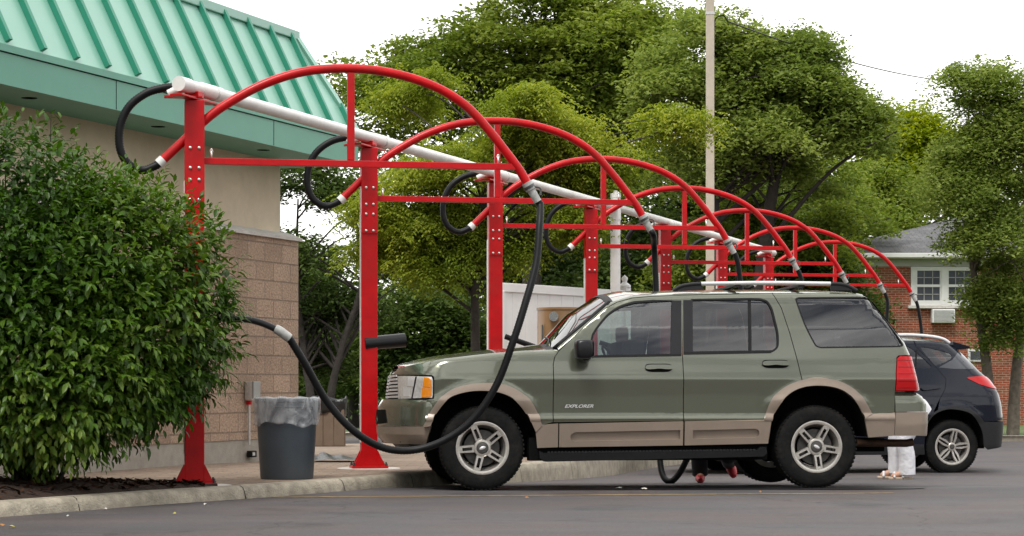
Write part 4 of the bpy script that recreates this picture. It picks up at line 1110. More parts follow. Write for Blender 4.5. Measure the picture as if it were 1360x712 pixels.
for side in (-1, 1):
    near = side < 0
    P_ = M['suvpaint']
    # front fender
    ftop = edge_z(ES.xf(1.07)+.01, EP(738, 466)[0], 26)
    ff = ftop+E([(744, 467.5)])[:0]+seamx(seamA[::-1], -G_)+farcF[:-1]+[EP(565, 560), EP(567, 533), (hl_out+.012, hz0-.004), (hl_out+.012, hz1), (hl_out-.01, hz1+.014), (XG+.01, hz1+.022), (XF(hz1+.04)+.001, hz1+.035)]
    panel('front_fender', ES, ff, P_, suv, side)
    # doors
    d1 = seamx(seamA, G_)+doortop[1:]+seamx(seamB[1:], -G_)
    fd_ = panel('front_door', ES, d1, P_, suv, side, holes=[win_front], depth=.03)
    sealo = grow(win_front, .004); seali = grow(win_front, -.014)
    panel('window_seal', ES, grow(win_front, .012), M['black'], fd_, side, off=.0015, holes=[grow(win_front, -.006)], depth=.03)
    panel('door_glass', ES, grow(win_front, .002), M['glass'], fd_, side, off=-.012, depth=.002)
    d2 = seamx(seamB[::-1], G_)+toprear[1:-1]+seamx(seamC, -G_)+E([(1066, 507.2)])[:0]+farcR[:13][::-1][:-1]+E([(1014.5, 559.3), (1013, 560)])
    rd_ = panel('rear_door', ES, d2, P_, suv, side, holes=[win_rear], depth=.03)
    panel('window_seal', ES, grow(win_rear, .011), M['black'], rd_, side, off=.0015, holes=[grow(win_rear, -.006)], depth=.03)
    panel('door_glass', ES, grow(win_rear, .002), M['tint'], rd_, side, off=-.012, depth=.002)
    panel('window_divider', ES, E([(996, 399.5), (1000, 399.5), (1000.5, 468.5), (996.5, 468.5)]), M['black'], rd_, side, off=-.004, depth=.01)
    panel('pillar_trim', ES, E([(894.5, 400.5), (906.8, 400.5), (906.8, 472.8), (892.3, 472.8)]), M['satin'], fd_, side, off=.0025, depth=.01)
    panel('pillar_trim', ES, E([(909.4, 400), (922, 400), (922, 470.5), (909.4, 472)]), M['satin'], rd_, side, off=.0025, depth=.01)
    panel('belt_trim', ES, E([(783, 474.2), (906.5, 472.3), (906.5, 474.8), (780, 477)]), M['black'], fd_, side, off=.006, depth=.012)
    panel('belt_trim', ES, E([(909.6, 469.8), (1029, 467.8), (1026, 470.8), (909.6, 473)]), M['black'], rd_, side, off=.006, depth=.012)
    # roof side rail above the doors
    rail = edge_z(EP(741, 464.5, .9)[0], EP(1029, 389.5)[0], 44)+[(seamC[0][0]-G_, seamC[0][1]+.003)]+[(x, z+.006) for x, z in toprear[::-1][1:]]+[(x-.002, z+.006) for x, z in doortop[::-1]]
    panel('roof_rail_panel', ES, rail, P_, suv, side)
    # quarter panel
    zq = EP(1190, 549.6)[1]; zt0, zt1 = EP(1190, 521)[1], EP(1192, 476)[1]
    q = [(seamC[0][0]+G_, seamC[0][1])]+edge_z(EP(1030, 389.5)[0], EP(1157, 393)[0], 20)+[(XR(z)-.0006, z) for z in np.linspace(EP(1158, 394)[1], zt1+.02, 16)]+[EP(1196, 474), EP(1193, 477), EP(1190, 500), EP(1189, 521), EP(1188.7, 549.6)]+farcR[::-1][:-12]+seamx(seamC[::-1][:-1], G_)
    qp = panel('quarter_panel', ES, q, P_, suv, side, holes=[win_quarter], depth=.03)
    panel('window_seal', ES, grow(win_quarter, .005), M['black'], qp, side, off=.001, holes=[grow(win_quarter, -.008)], depth=.03)
    panel('quarter_glass', ES, grow(win_quarter, .002), M['tint'], qp, side, off=-.008, depth=.002)
    # flares and cladding
    T_ = M['taupe']
    fl = farcF+[EP(565, 580), EP(566.5, 592)]+farcFi[::-1]
    fl = farcF+E([(563.8, 569)])+farcFi[::-1][6:]
    panel('front_flare', ES, farcF+E([(563.6, 569.5)])+[p for p in farcFi[::-1] if p[1] > EP(600, 570)[1]]+E([(712.5, 577)])[:0]+E([(711.5, 576)]), T_, suv, side, off=.026, depth=.03)
    panel('rear_flare', ES, farcR+E([(1148, 554.5)])[:0]+[p for p in farcRi[::-1] if p[1] > EP(1085, 560)[1]], T_, suv, side, off=.026, depth=.03)
    panel('fender_cladding', ES, E([(720, 566.5), (733.7, 565.3), (741.0, 564.8), (741.0, 596), (713.6, 597), (711.5, 577)]), T_, suv, side, off=.020, depth=.025)
    slot1 = smooth_poly(E([(764, 576), (759, 578.5), (757.5, 582), (759, 586), (764, 588)]), 4)+E([(903, 585.3), (903, 573.2)])
    c1 = panel('door_cladding', ES, E([(742.6, 565), (907, 561.8), (907, 593.5), (742.6, 596)]), T_, fd_, side, off=.022, depth=.028, holes=[slot1])
    panel('cladding_groove', ES, grow(slot1, .004), T_, fd_, side, off=-.004, depth=.004)
    slot2 = E([(920, 573.5)])+smooth_poly(E([(1002, 571.3), (1006.5, 573), (1008, 577), (1006.5, 581.5), (1002, 583)]), 4)+E([(920, 585)])
    c2 = panel('door_cladding', ES, E([(909.2, 561.8), (1014, 559.6), (1024, 560), (1020, 591), (909.2, 593.5)]), T_, rd_, side, off=.022, depth=.028, holes=[slot2])
    panel('cladding_groove', ES, grow(slot2, .004), T_, rd_, side, off=-.004, depth=.004)
    panel('quarter_cladding', ES, E([(1147, 554), (1158.5, 553.4), (1188.3, 550), (1187, 580.6), (1153, 583)]), T_, suv, side, off=.020, depth=.025)
    # door handles
    for dr, x0, x1, yy in ((fd_, 857, 894, 490.5), (rd_, 1013, 1049.5, 485.3)):
        c = smooth_poly(E([(x0+5, yy-5), (x0+1, yy-2.5), (x0+1, yy+2.5), (x0+6, yy+5.5), ((x0+x1)/2, yy+6), (x1-6, yy+5.5), (x1-1, yy+2.5), (x1-1, yy-2.5), (x1-5, yy-5), ((x0+x1)/2, yy-5.2)]), 3, True)
        panel('handle_recess', ES, c, M['void'], dr, side, off=.0015, depth=.003)
        h = smooth_poly(E([(x0+1, yy-1.2), (x0+6, yy-3.0), ((x0+x1)/2, yy-3.2), (x1-6, yy-3.0), (x1-1, yy-1.2), (x1-1.5, yy+2.6), (x1-9, yy+3.0), ((x0+x1)/2, yy+2.2), (x0+9, yy+3.0), (x0+1.5, yy+2.6)]), 3, True)
        panel('door_handle', ES, h, P_, dr, side, off=.026, depth=.014)
    # headlight
    ho = [(XG, hz0), (XG-.01, hz0+.09), (XG, hz1+.008)]
    hl = [(XG, hz0-.004), (hl_out-.004, hz0+.004), (hl_out+.002, hz0+.025), (hl_out+.002, hz1-.03), (hl_out-.008, hz1-.004), (XG, hz1+.012)]
    hd = panel('headlight', ES, hl, M['lens'], suv, side, off=.006, depth=.02)
    xa = EP(552.5, 515, .85)[0]+.055
    panel('turn_signal', ES, [(xa-.005, hz0+.008), (hl_out-.014, hz0+.012), (hl_out-.010, hz0+.03), (hl_out-.010, (hz0+hz1)/2-.006), (xa, (hz0+hz1)/2-.004)], M['amber'], hd, side, off=.010, depth=.006)
    panel('turn_signal', ES, [(xa+.005, (hz0+hz1)/2+.004), (hl_out-.010, (hz0+hz1)/2+.002), (hl_out-.014, hz1-.03), (hl_out-.03, hz1-.010), (xa+.015, hz1-.006)], M['amber'], hd, side, off=.010, depth=.006)
    xm = EP(540, 515, .8)[0]+.035
    panel('lamp_reflector', ES, [(xm-.05, hz0+.015), (xm+.0, hz0+.015), (xm+.0, hz0+.085), (xm-.05, hz0+.09)], M['silver'], hd, side, off=.0085, depth=.004)
    panel('lamp_reflector', ES, [(xm-.02, hz0+.105), (xm+.03, hz0+.10), (xm+.04, hz1-.012), (xm-.01, hz1-.008)], M['silver'], hd, side, off=.0085, depth=.004)
    panel('lamp_divider', ES, [(xm+.012, hz0), (xm+.020, hz0), (xm+.055, hz1+.0), (xm+.045, hz1+.0)], M['black'], hd, side, off=.0095, depth=.004)
    panel('lamp_surround', ES, [(XG-.012, hz0-.012), (hl_out+.008, hz0-.006), (hl_out+.013, hz0+.02), (hl_out+.013, hz1-.03), (hl_out+.0, hz1+.008), (XG-.012, hz1+.024)], M['void'], hd, side, off=.001, depth=.01)
    # grille with chrome bars
    gz0, gz1 = hz0-.005, hz1+.035
    gr = panel('grille', ES, tip(gz0, gz1)[::-1]+[(XG-.004, gz0), (XG-.006, gz1-.02), (XG-.02, gz1)], M['void'], suv, side, off=-.01, depth=.02)
    for k in range(7):
        zc = gz0+.02+(gz1-gz0-.04)*k/6
        panel('grille_bar', ES, tip(zc-.009, zc+.009, 2)[::-1]+[(XG-.006, zc-.009), (XG-.006, zc+.009)], M['silver'], gr, side, off=.006, depth=.02)
    # front bumper
    bz = lambda py: EP(560, py)[1]
    zt, zm_, zl = bz(532), bz(568.5), bz(592)
    panel('front_bumper', EB, tip(zm_, zt, 8, EB)[::-1]+[EP(563.5, 568.5), EP(572, 550), EP(583, 533), EP(575, 531.5)], P_, suv, side, depth=.05)
    panel('bumper_cladding', EB, tip(zl, zm_-.003, 8, EB)[::-1]+[EP(567, 592.5), EP(569.5, 580), EP(572.5, 568.8)], T_, suv, side, off=.004, depth=.05)
    panel('bumper_recess', EB, [(EB.xf(.62)+.003, bz(546)), (EB.xf(.6)+.05, bz(546)), (EB.xf(.6)+.062, bz(564)), (EB.xf(.6)+.003, bz(566))], M['void'], suv, side, off=.004, depth=.01)
    panel('air_dam', EB, tip(bz(604), zl-.002, 4, EB)[::-1]+[EP(560, 595), EP(556, 604)], M['black'], suv, side, off=-.05, depth=.05)
    # rear bumper
    rz0, rz1, rz2 = EP(1200, 580.6)[1], EP(1200, 549)[1], EP(1200, 522)[1]
    panel('rear_bumper', EB, [EP(1189.6, 522)]+[EP(1189.6, 549.5)]+rtip(rz1, rz2, 8, EB), P_, suv, side, off=.0, depth=.03)
    panel('rear_bumper_cladding', EB, [EP(1189.3, 550.2), EP(1188, 580.8), ]+rtip(rz0, rz1-.003, 8, EB), T_, suv, side, off=.014, depth=.04)
    # tail light
    tl = [EP(1196, 475.5, .9), EP(1193.8, 478), EP(1190.8, 500), EP(1190, 520.8)]+rtip(EP(1210, 520.8)[1], EP(1210, 476)[1], 8)
    tlo = panel('tail_light', ES, tl, M['taillens'], suv, side, off=.010, depth=.03)
    for k in range(5):
        zc = EP(1200, 481+k*9)[1]; xe = XR(zc)
        panel('lens_rib', ES, [(EP(1193-k*.6, 481+k*9)[0]+.01, zc-.002), (xe-.01, zc-.002), (xe-.01, zc+.002), (EP(1193-k*.6, 481+k*9)[0]+.01, zc+.002)], mat('lens_groove', (.16, .004, .006), .4), tlo, side, off=.0125, depth=.004)
    panel('reverse_lamp', ES, [(XR(EP(1200, 515)[1])-.06, EP(1200, 520)[1]), (XR(EP(1200, 515)[1])-.004, EP(1200, 520)[1]), (XR(EP(1200, 508)[1])-.004, EP(1200, 511)[1]), (XR(EP(1200, 508)[1])-.06, EP(1200, 511)[1])], mat('pale_red_lens', (.55, .12, .11), .15, coat=1), tlo, side, off=.013, depth=.004)
    # arch liners
    for poly, nm_ in ((farcFi, 'wheel_arch_liner'), (farcRi, 'wheel_arch_liner')):
        bm = bmesh.new(); A, B = [], []
        for x, z in poly:
            A.append(bm.verts.new((x, side*(ES.S(x, z)+.02), z))); B.append(bm.verts.new((x, side*.55, z)))
        for i in range(len(A)-1): bm.faces.new((A[i], A[i+1], B[i+1], B[i]))
        obj(nm_, bm, M['void'], suv)
    # running board
    rb = E([(715, 601), (722, 604), (1004, 600.5), (1009, 596), (1016, 596), (1017, 604), (1012, 608.5), (724, 615.5), (716, 611)])
    bm = bmesh.new(); prism_y(bm, rb, side*.83, side*.985); fix(bm); rbo = obj('running_board', bm, M['black'], suv)
    bm = bmesh.new()
    for k in range(62):
        t = k/61; x = EP(728, 604)[0]*(1-t)+EP(1000, 600)[0]*t; z = EP(728, 603.5)[1]*(1-t)+EP(1000, 600.2)[1]*t
        add_box(bm, (x, side*.965, z+.004), (.018, .045, .012))
    obj('step_grip', bm, M['bumperblk'], rbo)
    bm = bmesh.new(); add_box(bm, ((.42+2.5)/2, side*.80, .34), (2.1, .16, .20)); obj('sill', bm, M['void'], suv)
    # roof rail
    w_ = .66
    rpz = [EP(895, 387, w_), EP(905, 381.5, w_), EP(920, 378.8, w_), EP(932, 378.3, w_)]; mid_ = [EP(932, 378.3, w_), EP(1020, 377.2, w_), EP(1104, 378.2, w_)]; endz = [EP(1104, 378.2, w_), EP(1116, 378.7, w_), EP(1127, 381, w_), EP(1139, 387.5, w_)]
    for seg_ in (rpz, endz):
        bm = bmesh.new()
        c_ = catmull([Vector((x, side*w_, z)) for x, z in seg_], 5); add_tube(bm, c_, .017, 10)
        s2 = [Vector((x, side*w_, z-.0)) for x, z in seg_]
        add_prism(bm, [(p.x, p.z) for p in c_]+[(c_[-1].x, ze_f(c_[-1].x)+.03) if seg_ is endz else (c_[-1].x+.02, ze_f(c_[-1].x)+.03), (c_[0].x, ze_f(c_[0].x)+.02)], lambda a, b: Vector((a, side*(w_-.008), b)), lambda a, b: Vector((a, side*(w_+.008), b)))
        fix(bm); rl = obj('roof_rail', bm, M['bumperblk'], suv, smooth=True, angle=40)
    bm = bmesh.new(); add_tube(bm, catmull([Vector((x, side*w_, z)) for x, z in mid_], 8), .018, 12); obj('rail_bar', bm, M['silver'], rl, smooth=True, angle=40)
    # mirror
    bm = bmesh.new()
    mxx, mzz = EP(776, 466, 1.06)
    add_box(bm, (mxx, side*1.04, mzz), (.15, .20, .165), bev=.045)
    bmesh.ops.subdivide_edges(bm, edges=bm.edges[:], cuts=1, smooth=.4)
    add_tube(bm, [Vector((mxx+.03, side*.99, mzz-.05)), Vector((mxx+.03, side*.88, mzz-.06))], [.05, .06], 10)
    mo = obj('side_mirror', bm, M['satin'], suv, smooth=True, angle=60)
    bm = bmesh.new(); add_box(bm, (mxx+.078, side*1.05, mzz), (.006, .16, .13), bev=.002); obj('mirror_glass', bm, M['darkglass'], mo)
    # seats
    for x, nm_ in ((1.15, 'seat'), (2.05, 'seat')):
        bm = bmesh.new(); add_box(bm, (x, side*.40, .72), (.5, .5, .16), bev=.05); add_box(bm, (x+.26, side*.40, 1.02), (.14, .48, .58), bev=.05); add_box(bm, (x+.30, side*.40, 1.38), (.09, .25, .15), bev=.035); obj(nm_, bm, M['seat'], suv, smooth=True, angle=50)
crown_e = lin([(-.9, .02), (-.5, .045), (0, .05), (EP(698, 467)[0], .05), (EP(738, 466)[0], .075), (EP(775, 434)[0], .15), (EP(812, 403)[0], .10), (EP(870, 391)[0], .06), (EP(1090, 389)[0], .055), (EP(1158, 394)[0]+.1, .03)])
xcowl, xhead = EP(738, 466)[0], EP(812, 403, .77)[0]
top_strip('hood', ES, ES.xf(1.07)+.012, xcowl-.07, crown_e, M['suvpaint'], suv)
top_strip('cowl', ES, xcowl-.068, xcowl, crown_e, M['black'], suv, nx=4, ends=False, off=-.003)
top_strip('windshield', ES, xcowl, xhead, crown_e, M['wsglass'], suv, inset=.03, ends=False, off=-.004)
top_strip('windshield_frame', ES, xhead-.03, xhead+.03, crown_e, M['black'], suv, nx=3, ends=False, off=.001)
top_strip('roof', ES, xhead, ES.xr(EP(1158, 394)[1])-.01, crown_e, M['suvpaint'], suv)
# A pillars' inner edge
for side in (-1, 1):
    bm = bmesh.new(); a_ = []
    for i in range(9):
        x = xcowl+(xhead-xcowl)*i/8; z = ze_f(x); a_.append(Vector((x, side*(ES.S(x, z)-.018), z+.004)))
    add_tube(bm, a_, .022, 8); obj('windshield_trim', bm, M['black'], suv, smooth=True)
# wiper
bm = bmesh.new(); add_tube(bm, catmull([Vector((xcowl-.05, -.65, ze_f(xcowl)+.02)), Vector((xcowl+.02, -.35, ze_f(xcowl)+.10)), Vector((xcowl+.05, .1, ze_f(xcowl)+.14))], 6), .007, 6); obj('wiper', bm, M['black'], suv)
# roof cross bars
for xx in (EP(980, 380, .0)[0]-.15, EP(1090, 380, .0)[0]-.35):
    bm = bmesh.new(); add_box(bm, (xx, 0, EP(1000, 380, .66)[1]), (.06, 1.34, .028), bev=.01); obj('roof_cross_bar', bm, M['bumperblk'], suv)
# core, floor, tailgate, dash
bm = bmesh.new(); add_box(bm, (1.40, 0, .60), (4.0, 1.10, .56)); add_box(bm, (1.45, 0, .62), (1.98, 1.70, .40)); add_box(bm, (3.60, 0, .66), (.40, 1.6, .40)); add_box(bm, (-.6, 0, .60), (.18, 1.3, .40)); obj('underbody', bm, M['void'], suv)
bm = bmesh.new(); add_box(bm, (.95, 0, 1.00), (.35, 1.6, .18), bev=.04); obj('dashboard', bm, M['black'], suv)
bm = bmesh.new(); add_lathe(bm, [(.17, -.012), (.185, 0), (.17, .012), (.158, 0), (.17, -.012)], 24, 'Z', Matrix.Translation((1.22, -.40, 1.10)) @ Matrix.Rotation(1.05, 4, 'Y')); obj('steering_wheel', bm, M['black'], suv, smooth=True)
bm = bmesh.new()
zr0, zr1 = EP(1219, 522)[1], EP(1158, 394)[1]
rows = []
for i in range(13):
    z = zr0+(zr1-zr0)*i/12; x = XR(z)-.004; rows.append([bm.verts.new((x, ES.S(XR(z)-.02, z)*j/6, z)) for j in range(-6, 7)])
for A, B in zip(rows, rows[1:]):
    for k in range(12): bm.faces.new((A[k], A[k+1], B[k+1], B[k]))
fix(bm); tg = obj('tailgate', bm, M['suvpaint'], suv, smooth=True)
bm = bmesh.new(); rows = []
for i in range(6):
    z = EP(1200, 466)[1]+(zr1-.05-EP(1200, 466)[1])*i/5; x = XR(z)+.004; rows.append([bm.verts.new((x, .66*j/4*(1-.12*i/5), z)) for j in range(-4, 5)])
for A, B in zip(rows, rows[1:]):
    for k in range(8): bm.faces.new((A[k], A[k+1], B[k+1], B[k]))
obj('rear_window', bm, M['darkglass'], tg, smooth=True)
# exhaust, hitch
bm = bmesh.new(); a_ = EP(1140, 590, .75); b_ = EP(1214, 592, .75)
add_tube(bm, [Vector((a_[0], -.70, a_[1]-.0)), Vector((b_[0]-.06, -.72, b_[1]+.01)), Vector((b_[0], -.72, b_[1]+.02))], .035, 12); obj('exhaust_pipe', bm, mat('rusty_exhaust', (.07, .035, .02), .7, .4, var=.4, vscale=20), suv, smooth=True, angle=50)
bm = bmesh.new(); add_box(bm, (3.45, 0, .36), (.5, .9, .12)); add_cyl(bm, (WHX, -.75, .33), (WHX, .75, .33), .05, seg=12); add_cyl(bm, (0, -.75, .33), (0, .75, .33), .04, seg=12); obj('axle', bm, M['void'], suv)
for hx in (0, WHX):
    for side in (-1, 1):
        make_wheel(suv, 'wheel', (hx, side*.805, HUBZ), .362, .245, .222, side, 'slot', -.384 if hx == 0 else .49)
# door badge
def text_mesh(name, s, size, mtl, parent, matrix, ext=.002, shear=0.0, sx=1.0):
    cu = bpy.data.curves.new(name, 'FONT'); cu.body = s; cu.size = size; cu.extrude = ext; cu.shear = shear; cu.align_x = 'CENTER'; cu.align_y = 'CENTER'
    cu.offset = .0006
    t = bpy.data.objects.new(name, cu); COL.objects.link(t)
    dg = bpy.context.evaluated_depsgraph_get(); me = bpy.data.meshes.new_from_object(t.evaluated_get(dg)); bpy.data.objects.remove(t)
    o = link_mesh(name, me, mtl, parent); o.matrix_local = matrix @ Matrix.Diagonal((sx, 1, 1, 1)); return o
fdn = [c for c in suv.children if c.name.startswith('front_door')][0]
bx, bz_ = EP(769, 542)
text_mesh('door_badge', 'EXPLORER', .040, M['silver'], fdn, Matrix.Translation((bx, -(ES.S(bx, bz_)+.003), bz_)) @ Matrix.Rotation(math.radians(90), 4, 'X'), shear=.35, sx=1.32)

# ------------------------------------------------------------------ black suv
TY = math.radians(10.5); TC_, TS_ = math.cos(TY), math.sin(TY)
tw = .89; TX = 2.64
# near face of rear wheel at px 1265, Y=26.8
pr = at(1265, 0, 26.8); ZT = -.245
TO = Vector((pr.x-TX*TC_-tw*TS_, pr.y-TX*TS_+tw*TC_, ZT))
def TP(px, py, w=None):
    if w is None: w = .90-max(0, min(1, (495-py)/42.0))*.17
    r = (px-HX)/FPX
    x = (r*(TO.y-TC_*w)-TO.x-TS_*w)/(TC_-r*TS_); Y = TO.y+TS_*x-TC_*w
    return (x, CAMZ+(HY-py)/FPX*Y-ZT)
def T(l): return [TP(*p) for p in l]
ztop = T([(1206, 452), (1242, 453.5), (1262, 456), (1279, 459.5), (1300, 478), (1312, 490), (1327, 504), (1331, 520)])
tze = lin([(-.95, .70), (-.85, .80), (-.7, .90), (-.3, .99), (.2, 1.06), (.42, 1.10), (1.15, 1.56), (1.5, 1.67), (1.9, 1.715)]+[p for p in ztop if p[0] > 1.9]+[(3.7, .98)])
TW = lin([(.2, .86), (.35, .89), (.6, .905), (.88, .915), (1.0, .90), (1.12, .87), (1.5, .74), (1.7, .68)])
TR = T([(1334.5, 580), (1335.5, 556), (1333, 535), (1330, 520), (1327, 504), (1312, 490), (1300, 478), (1279, 459.5)])
TR = [(x+.13, z) if z < 1.1 else (x+.05, z) for x, z in TR]
TXR = lin([(0, TR[0][0]-.05)]+[(z, x) for x, z in TR])
TSH = Shape(TW, lin([(.2, -.80), (.45, -.88), (.7, -.86), (1.0, -.75)]), TXR, tze, Rf=.6, nf=2.3, Rr=.34, nr=2.6, rt=lambda x: .06, wheels=((0, .345), (TX, .345)), bulge=.03, wr=.34)
bsv = thing('black_suv', 'black compact suv parked behind the sage green suv, rear end showing', 'suv', TO, TY)
BP = M['blackpaint']
rear_arc_o = smooth_poly(T([(1229, 575), (1232.7, 556), (1242, 546), (1255, 541), (1266, 539.5), (1285, 542.8), (1300.7, 553.6), (1308, 566), (1311.5, 584), (1312, 597)]))
rear_arc_i = smooth_poly(T([(1226, 580), (1231, 563), (1238, 552), (1250, 545.5), (1264, 543.8), (1284, 548), (1296, 558), (1304, 574), (1306.5, 592)]))
def arc(cx, cz, r, a0, a1, n=16): return [(cx+r*math.cos(math.radians(a0+(a1-a0)*i/n)), cz+r*math.sin(math.radians(a0+(a1-a0)*i/n))) for i in range(n+1)]
farc_o = arc(0, .345, .46, 10, 170); farc_i = arc(0, .345, .405, -8, 188)
seam_r = T([(1218, 459.5), (1230, 471), (1247, 488), (1259, 503), (1256, 517), (1248, 530), (1240, 545)])
qwin = smooth_poly(T([(1225, 461), (1245, 464), (1262, 468.5), (1267, 472), (1266, 476), (1256, 482), (1247.5, 485), (1244, 484.5), (1236, 475)]), 3, True)
dwin = T([(1150, 460.5), (1205, 459), (1213, 462.5), (1232, 478), (1240.5, 486.5), (1238, 489), (1150, 494)])
fwin = [(1.02, 1.10), (.95, 1.13), (1.35, 1.50), (1.62, 1.585), (TP(1140, 459)[0]-.1, 1.575), (TP(1140, 494)[0]-.1, 1.09)]
for side in (-1, 1):
    tp = lambda z0, z1, n=8, d=.001: [(TSH.xf(z0+(z1-z0)*i/n)+d, z0+(z1-z0)*i/n) for i in range(n+1)]
    xm = .62; zb = .36
    ztop_ = lambda x0, x1, n=24: [(x0+(x1-x0)*i/n, tze(x0+(x1-x0)*i/n)) for i in range(n+1)]
    panel('front_fender', TSH, ztop_(-.74, .62)+[(xm, zb)]+farc_o+tp(.62, .86), BP, bsv, side)
    sx = TP(1146, 480)[0]
    d1 = [(.627, zb), (.627, tze(.627)-.0)]+ztop_(.63, sx-.004)+[(sx-.004, zb)]
    fdr = panel('front_door', TSH, d1, BP, bsv, side, holes=[fwin]); panel('door_glass', TSH, fwin, M['tint'], fdr, side, off=-.01, depth=.002)
    d2 = [(sx+.003, zb)]+ztop_(sx+.003, seam_r[0][0]-.01)+seamx(seam_r, -.003)+rear_arc_o[:10][::-1]+[(TP(1229, 575)[0]-.01, zb)]
    rdr = panel('rear_door', TSH, d2, BP, bsv, side, holes=[dwin]); panel('door_glass', TSH, dwin, M['tint'], rdr, side, off=-.008, depth=.002)
    panel('window_divider', TSH, T([(1219, 463.5), (1221, 465.5), (1220.5, 490), (1219, 490.2)]), M['black'], rdr, side, off=.002, depth=.01)
    hd_ = smooth_poly(T([(1224, 515), (1236, 513.3), (1249, 513.3), (1250, 516), (1240, 517.5), (1227, 519)]), 3, True)
    panel('door_handle', TSH, hd_, BP, rdr, side, off=.028, depth=.026)
    q = [(seam_r[0][0]+.003, seam_r[0][1])]+ztop_(seam_r[0][0]+.01, TP(1300, 478)[0], 16)+[(TXR(z)-.002, z) for z in np.linspace(TP(1303, 481)[1], TP(1334, 558)[1], 18)]+T([(1305, 559.8)])+rear_arc_o[33:10:-1]+seamx(seam_r[::-1][1:-1], .003)
    qp = panel('quarter_panel', TSH, q, BP, bsv, side, holes=[qwin])
    panel('quarter_glass', TSH, qwin, M['tint'], qp, side, off=-.008, depth=.002)
    panel('rear_glass_wrap', TSH, T([(1250, 488), (1268, 478), (1274, 470), (1281, 466), (1290, 474), (1297, 488), (1298, 490), (1270, 490)]), M['darkglass'], qp, side, off=.002, depth=.004)
    panel('tail_light', TSH, smooth_poly(T([(1287, 502.5), (1289, 501), (1305, 500), (1319, 501), (1325, 504)]), 2)+[(TXR(TP(1328, 508)[1])-.003, TP(1328, 508)[1]), (TXR(TP(1330, 519)[1])-.003, TP(1330, 519)[1])]+T([(1318, 515.5), (1302, 510.5)]), M['taillens'], bsv, side, off=.008, depth=.02)
    panel('rear_bumper', TSH, T([(1303.5, 560.5), (1307.5, 566), (1311, 584), (1312.5, 597)])+[(TXR(.36)-.003, TP(1320, 592)[1]), (TXR(.5)-.003, TP(1334, 580)[1]), (TXR(.6)-.003, TP(1334, 560)[1])], M['bumperblk'], bsv, side, off=.012, depth=.04)
    panel('reflector', TSH, [(TXR(.6)-.035, TP(1330, 571)[1]), (TXR(.6)-.003, TP(1330, 571)[1]), (TXR(.6)-.003, TP(1330, 561)[1]), (TXR(.6)-.035, TP(1330, 561)[1])], M['taillens'], bsv, side, off=.018, depth=.005)
    panel('rear_arch_trim', TSH, rear_arc_o+rear_arc_i[::-1], M['bumperblk'], bsv, side, off=.02, depth=.03)
    panel('front_arch_trim', TSH, farc_o+[(farc_i[-1][0]-.02, .40)]+farc_i[::-1]+[(farc_i[0][0]+.04, .40)], M['bumperblk'], bsv, side, off=.02, depth=.03)
    panel('sill_trim', TSH, [(.47, .25), (TP(1229, 575)[0], .25), (TP(1229, 575)[0]-.02, .38), (.5, .38)], M['bumperblk'], bsv, side, off=.012, depth=.03)
    panel('front_bumper', TSH, tp(.24, .62)+[(-.46, .40), (-.45, .26)], M['bumperblk'], bsv, side, off=.0, depth=.03)
    for poly in (farc_i, rear_arc_i):
        bm = bmesh.new(); A, B = [], []
        for x, z in poly: A.append(bm.verts.new((x, side*(TSH.S(x, z)+.01), z))); B.append(bm.verts.new((x, side*.5, z)))
        for i in range(len(A)-1): bm.faces.new((A[i], A[i+1], B[i+1], B[i]))
        obj('wheel_arch_liner', bm, M['void'], bsv)
    bm = bmesh.new(); c_ = catmull([Vector((x, side*.60, z)) for x, z in [(TP(1150, 446, .6)), TP(1202, 444, .6), TP(1235, 446, .6), TP(1252, 449.5, .6), TP(1261, 455, .6)]], 6)
    add_tube(bm, [p+Vector((0, 0, -.01)) for p in c_], .024, 10); obj('roof_rail', bm, M['silver'], bsv, smooth=True)
    bm = bmesh.new(); add_box(bm, (.98, side*.97, 1.08), (.13, .2, .15), bev=.04); obj('side_mirror', bm, BP, bsv, smooth=True, angle=60)
cr_t = lin([(-.8, .03), (.42, .07), (.8, .14), (1.2, .08), (2.5, .05), (3.4, .03)])
top_strip('hood', TSH, -.72, .42, cr_t, BP, bsv); top_strip('windshield', TSH, .42, 1.18, cr_t, M['tint'], bsv, ends=False)
top_strip('roof', TSH, 1.18, TP(1276, 459)[0], cr_t, BP, bsv, ends=False)
bm = bmesh.new(); s0, s1 = TP(1270, 457.5, .6), TP(1288, 460.5, .6)
add_prism(bm, [(s0[0]-.05, s0[1]+.035), (s1[0], s1[1]+.0), (s1[0]-.01, s1[1]-.025), (s0[0]+.02, s0[1]-.07), (s0[0]-.05, s0[1]-.05)], lambda a, b: Vector((a, -.62, b)), lambda a, b: Vector((a, .62, b))); fix(bm); obj('spoiler', bm, BP, bsv)
bm = bmesh.new(); rows = []
for i in range(16):
    z = .33+(TP(1281, 462)[1]-.33)*i/15; x = TXR(z)-.012; rows.append([bm.verts.new((x, TSH.S(TXR(z)-.014, z)*.98*j/6, z)) for j in range(-6, 7)])
for A, B in zip(rows, rows[1:]):
    for k in range(12): bm.faces.new((A[k], A[k+1], B[k+1], B[k]))
fix(bm); obj('tailgate', bm, BP, bsv, smooth=True)
bm = bmesh.new(); add_box(bm, (1.3, 0, .62), (3.9, .96, .62)); add_box(bm, (1.32, 0, .58), (1.72, 1.66, .46)); add_box(bm, (3.05, 0, .60), (.2, 1.3, .4)); add_box(bm, (-.6, 0, .55), (.2, 1.3, .4)); add_box(bm, (1.9, 0, 1.0), (1.8, 1.3, .14)); obj('underbody', bm, M['void'], bsv)
for hx in (0, TX):
    for side in (-1, 1): make_wheel(bsv, 'wheel', (hx, side*.775, .345), .35, .225, .228, side, 'twin', .2)
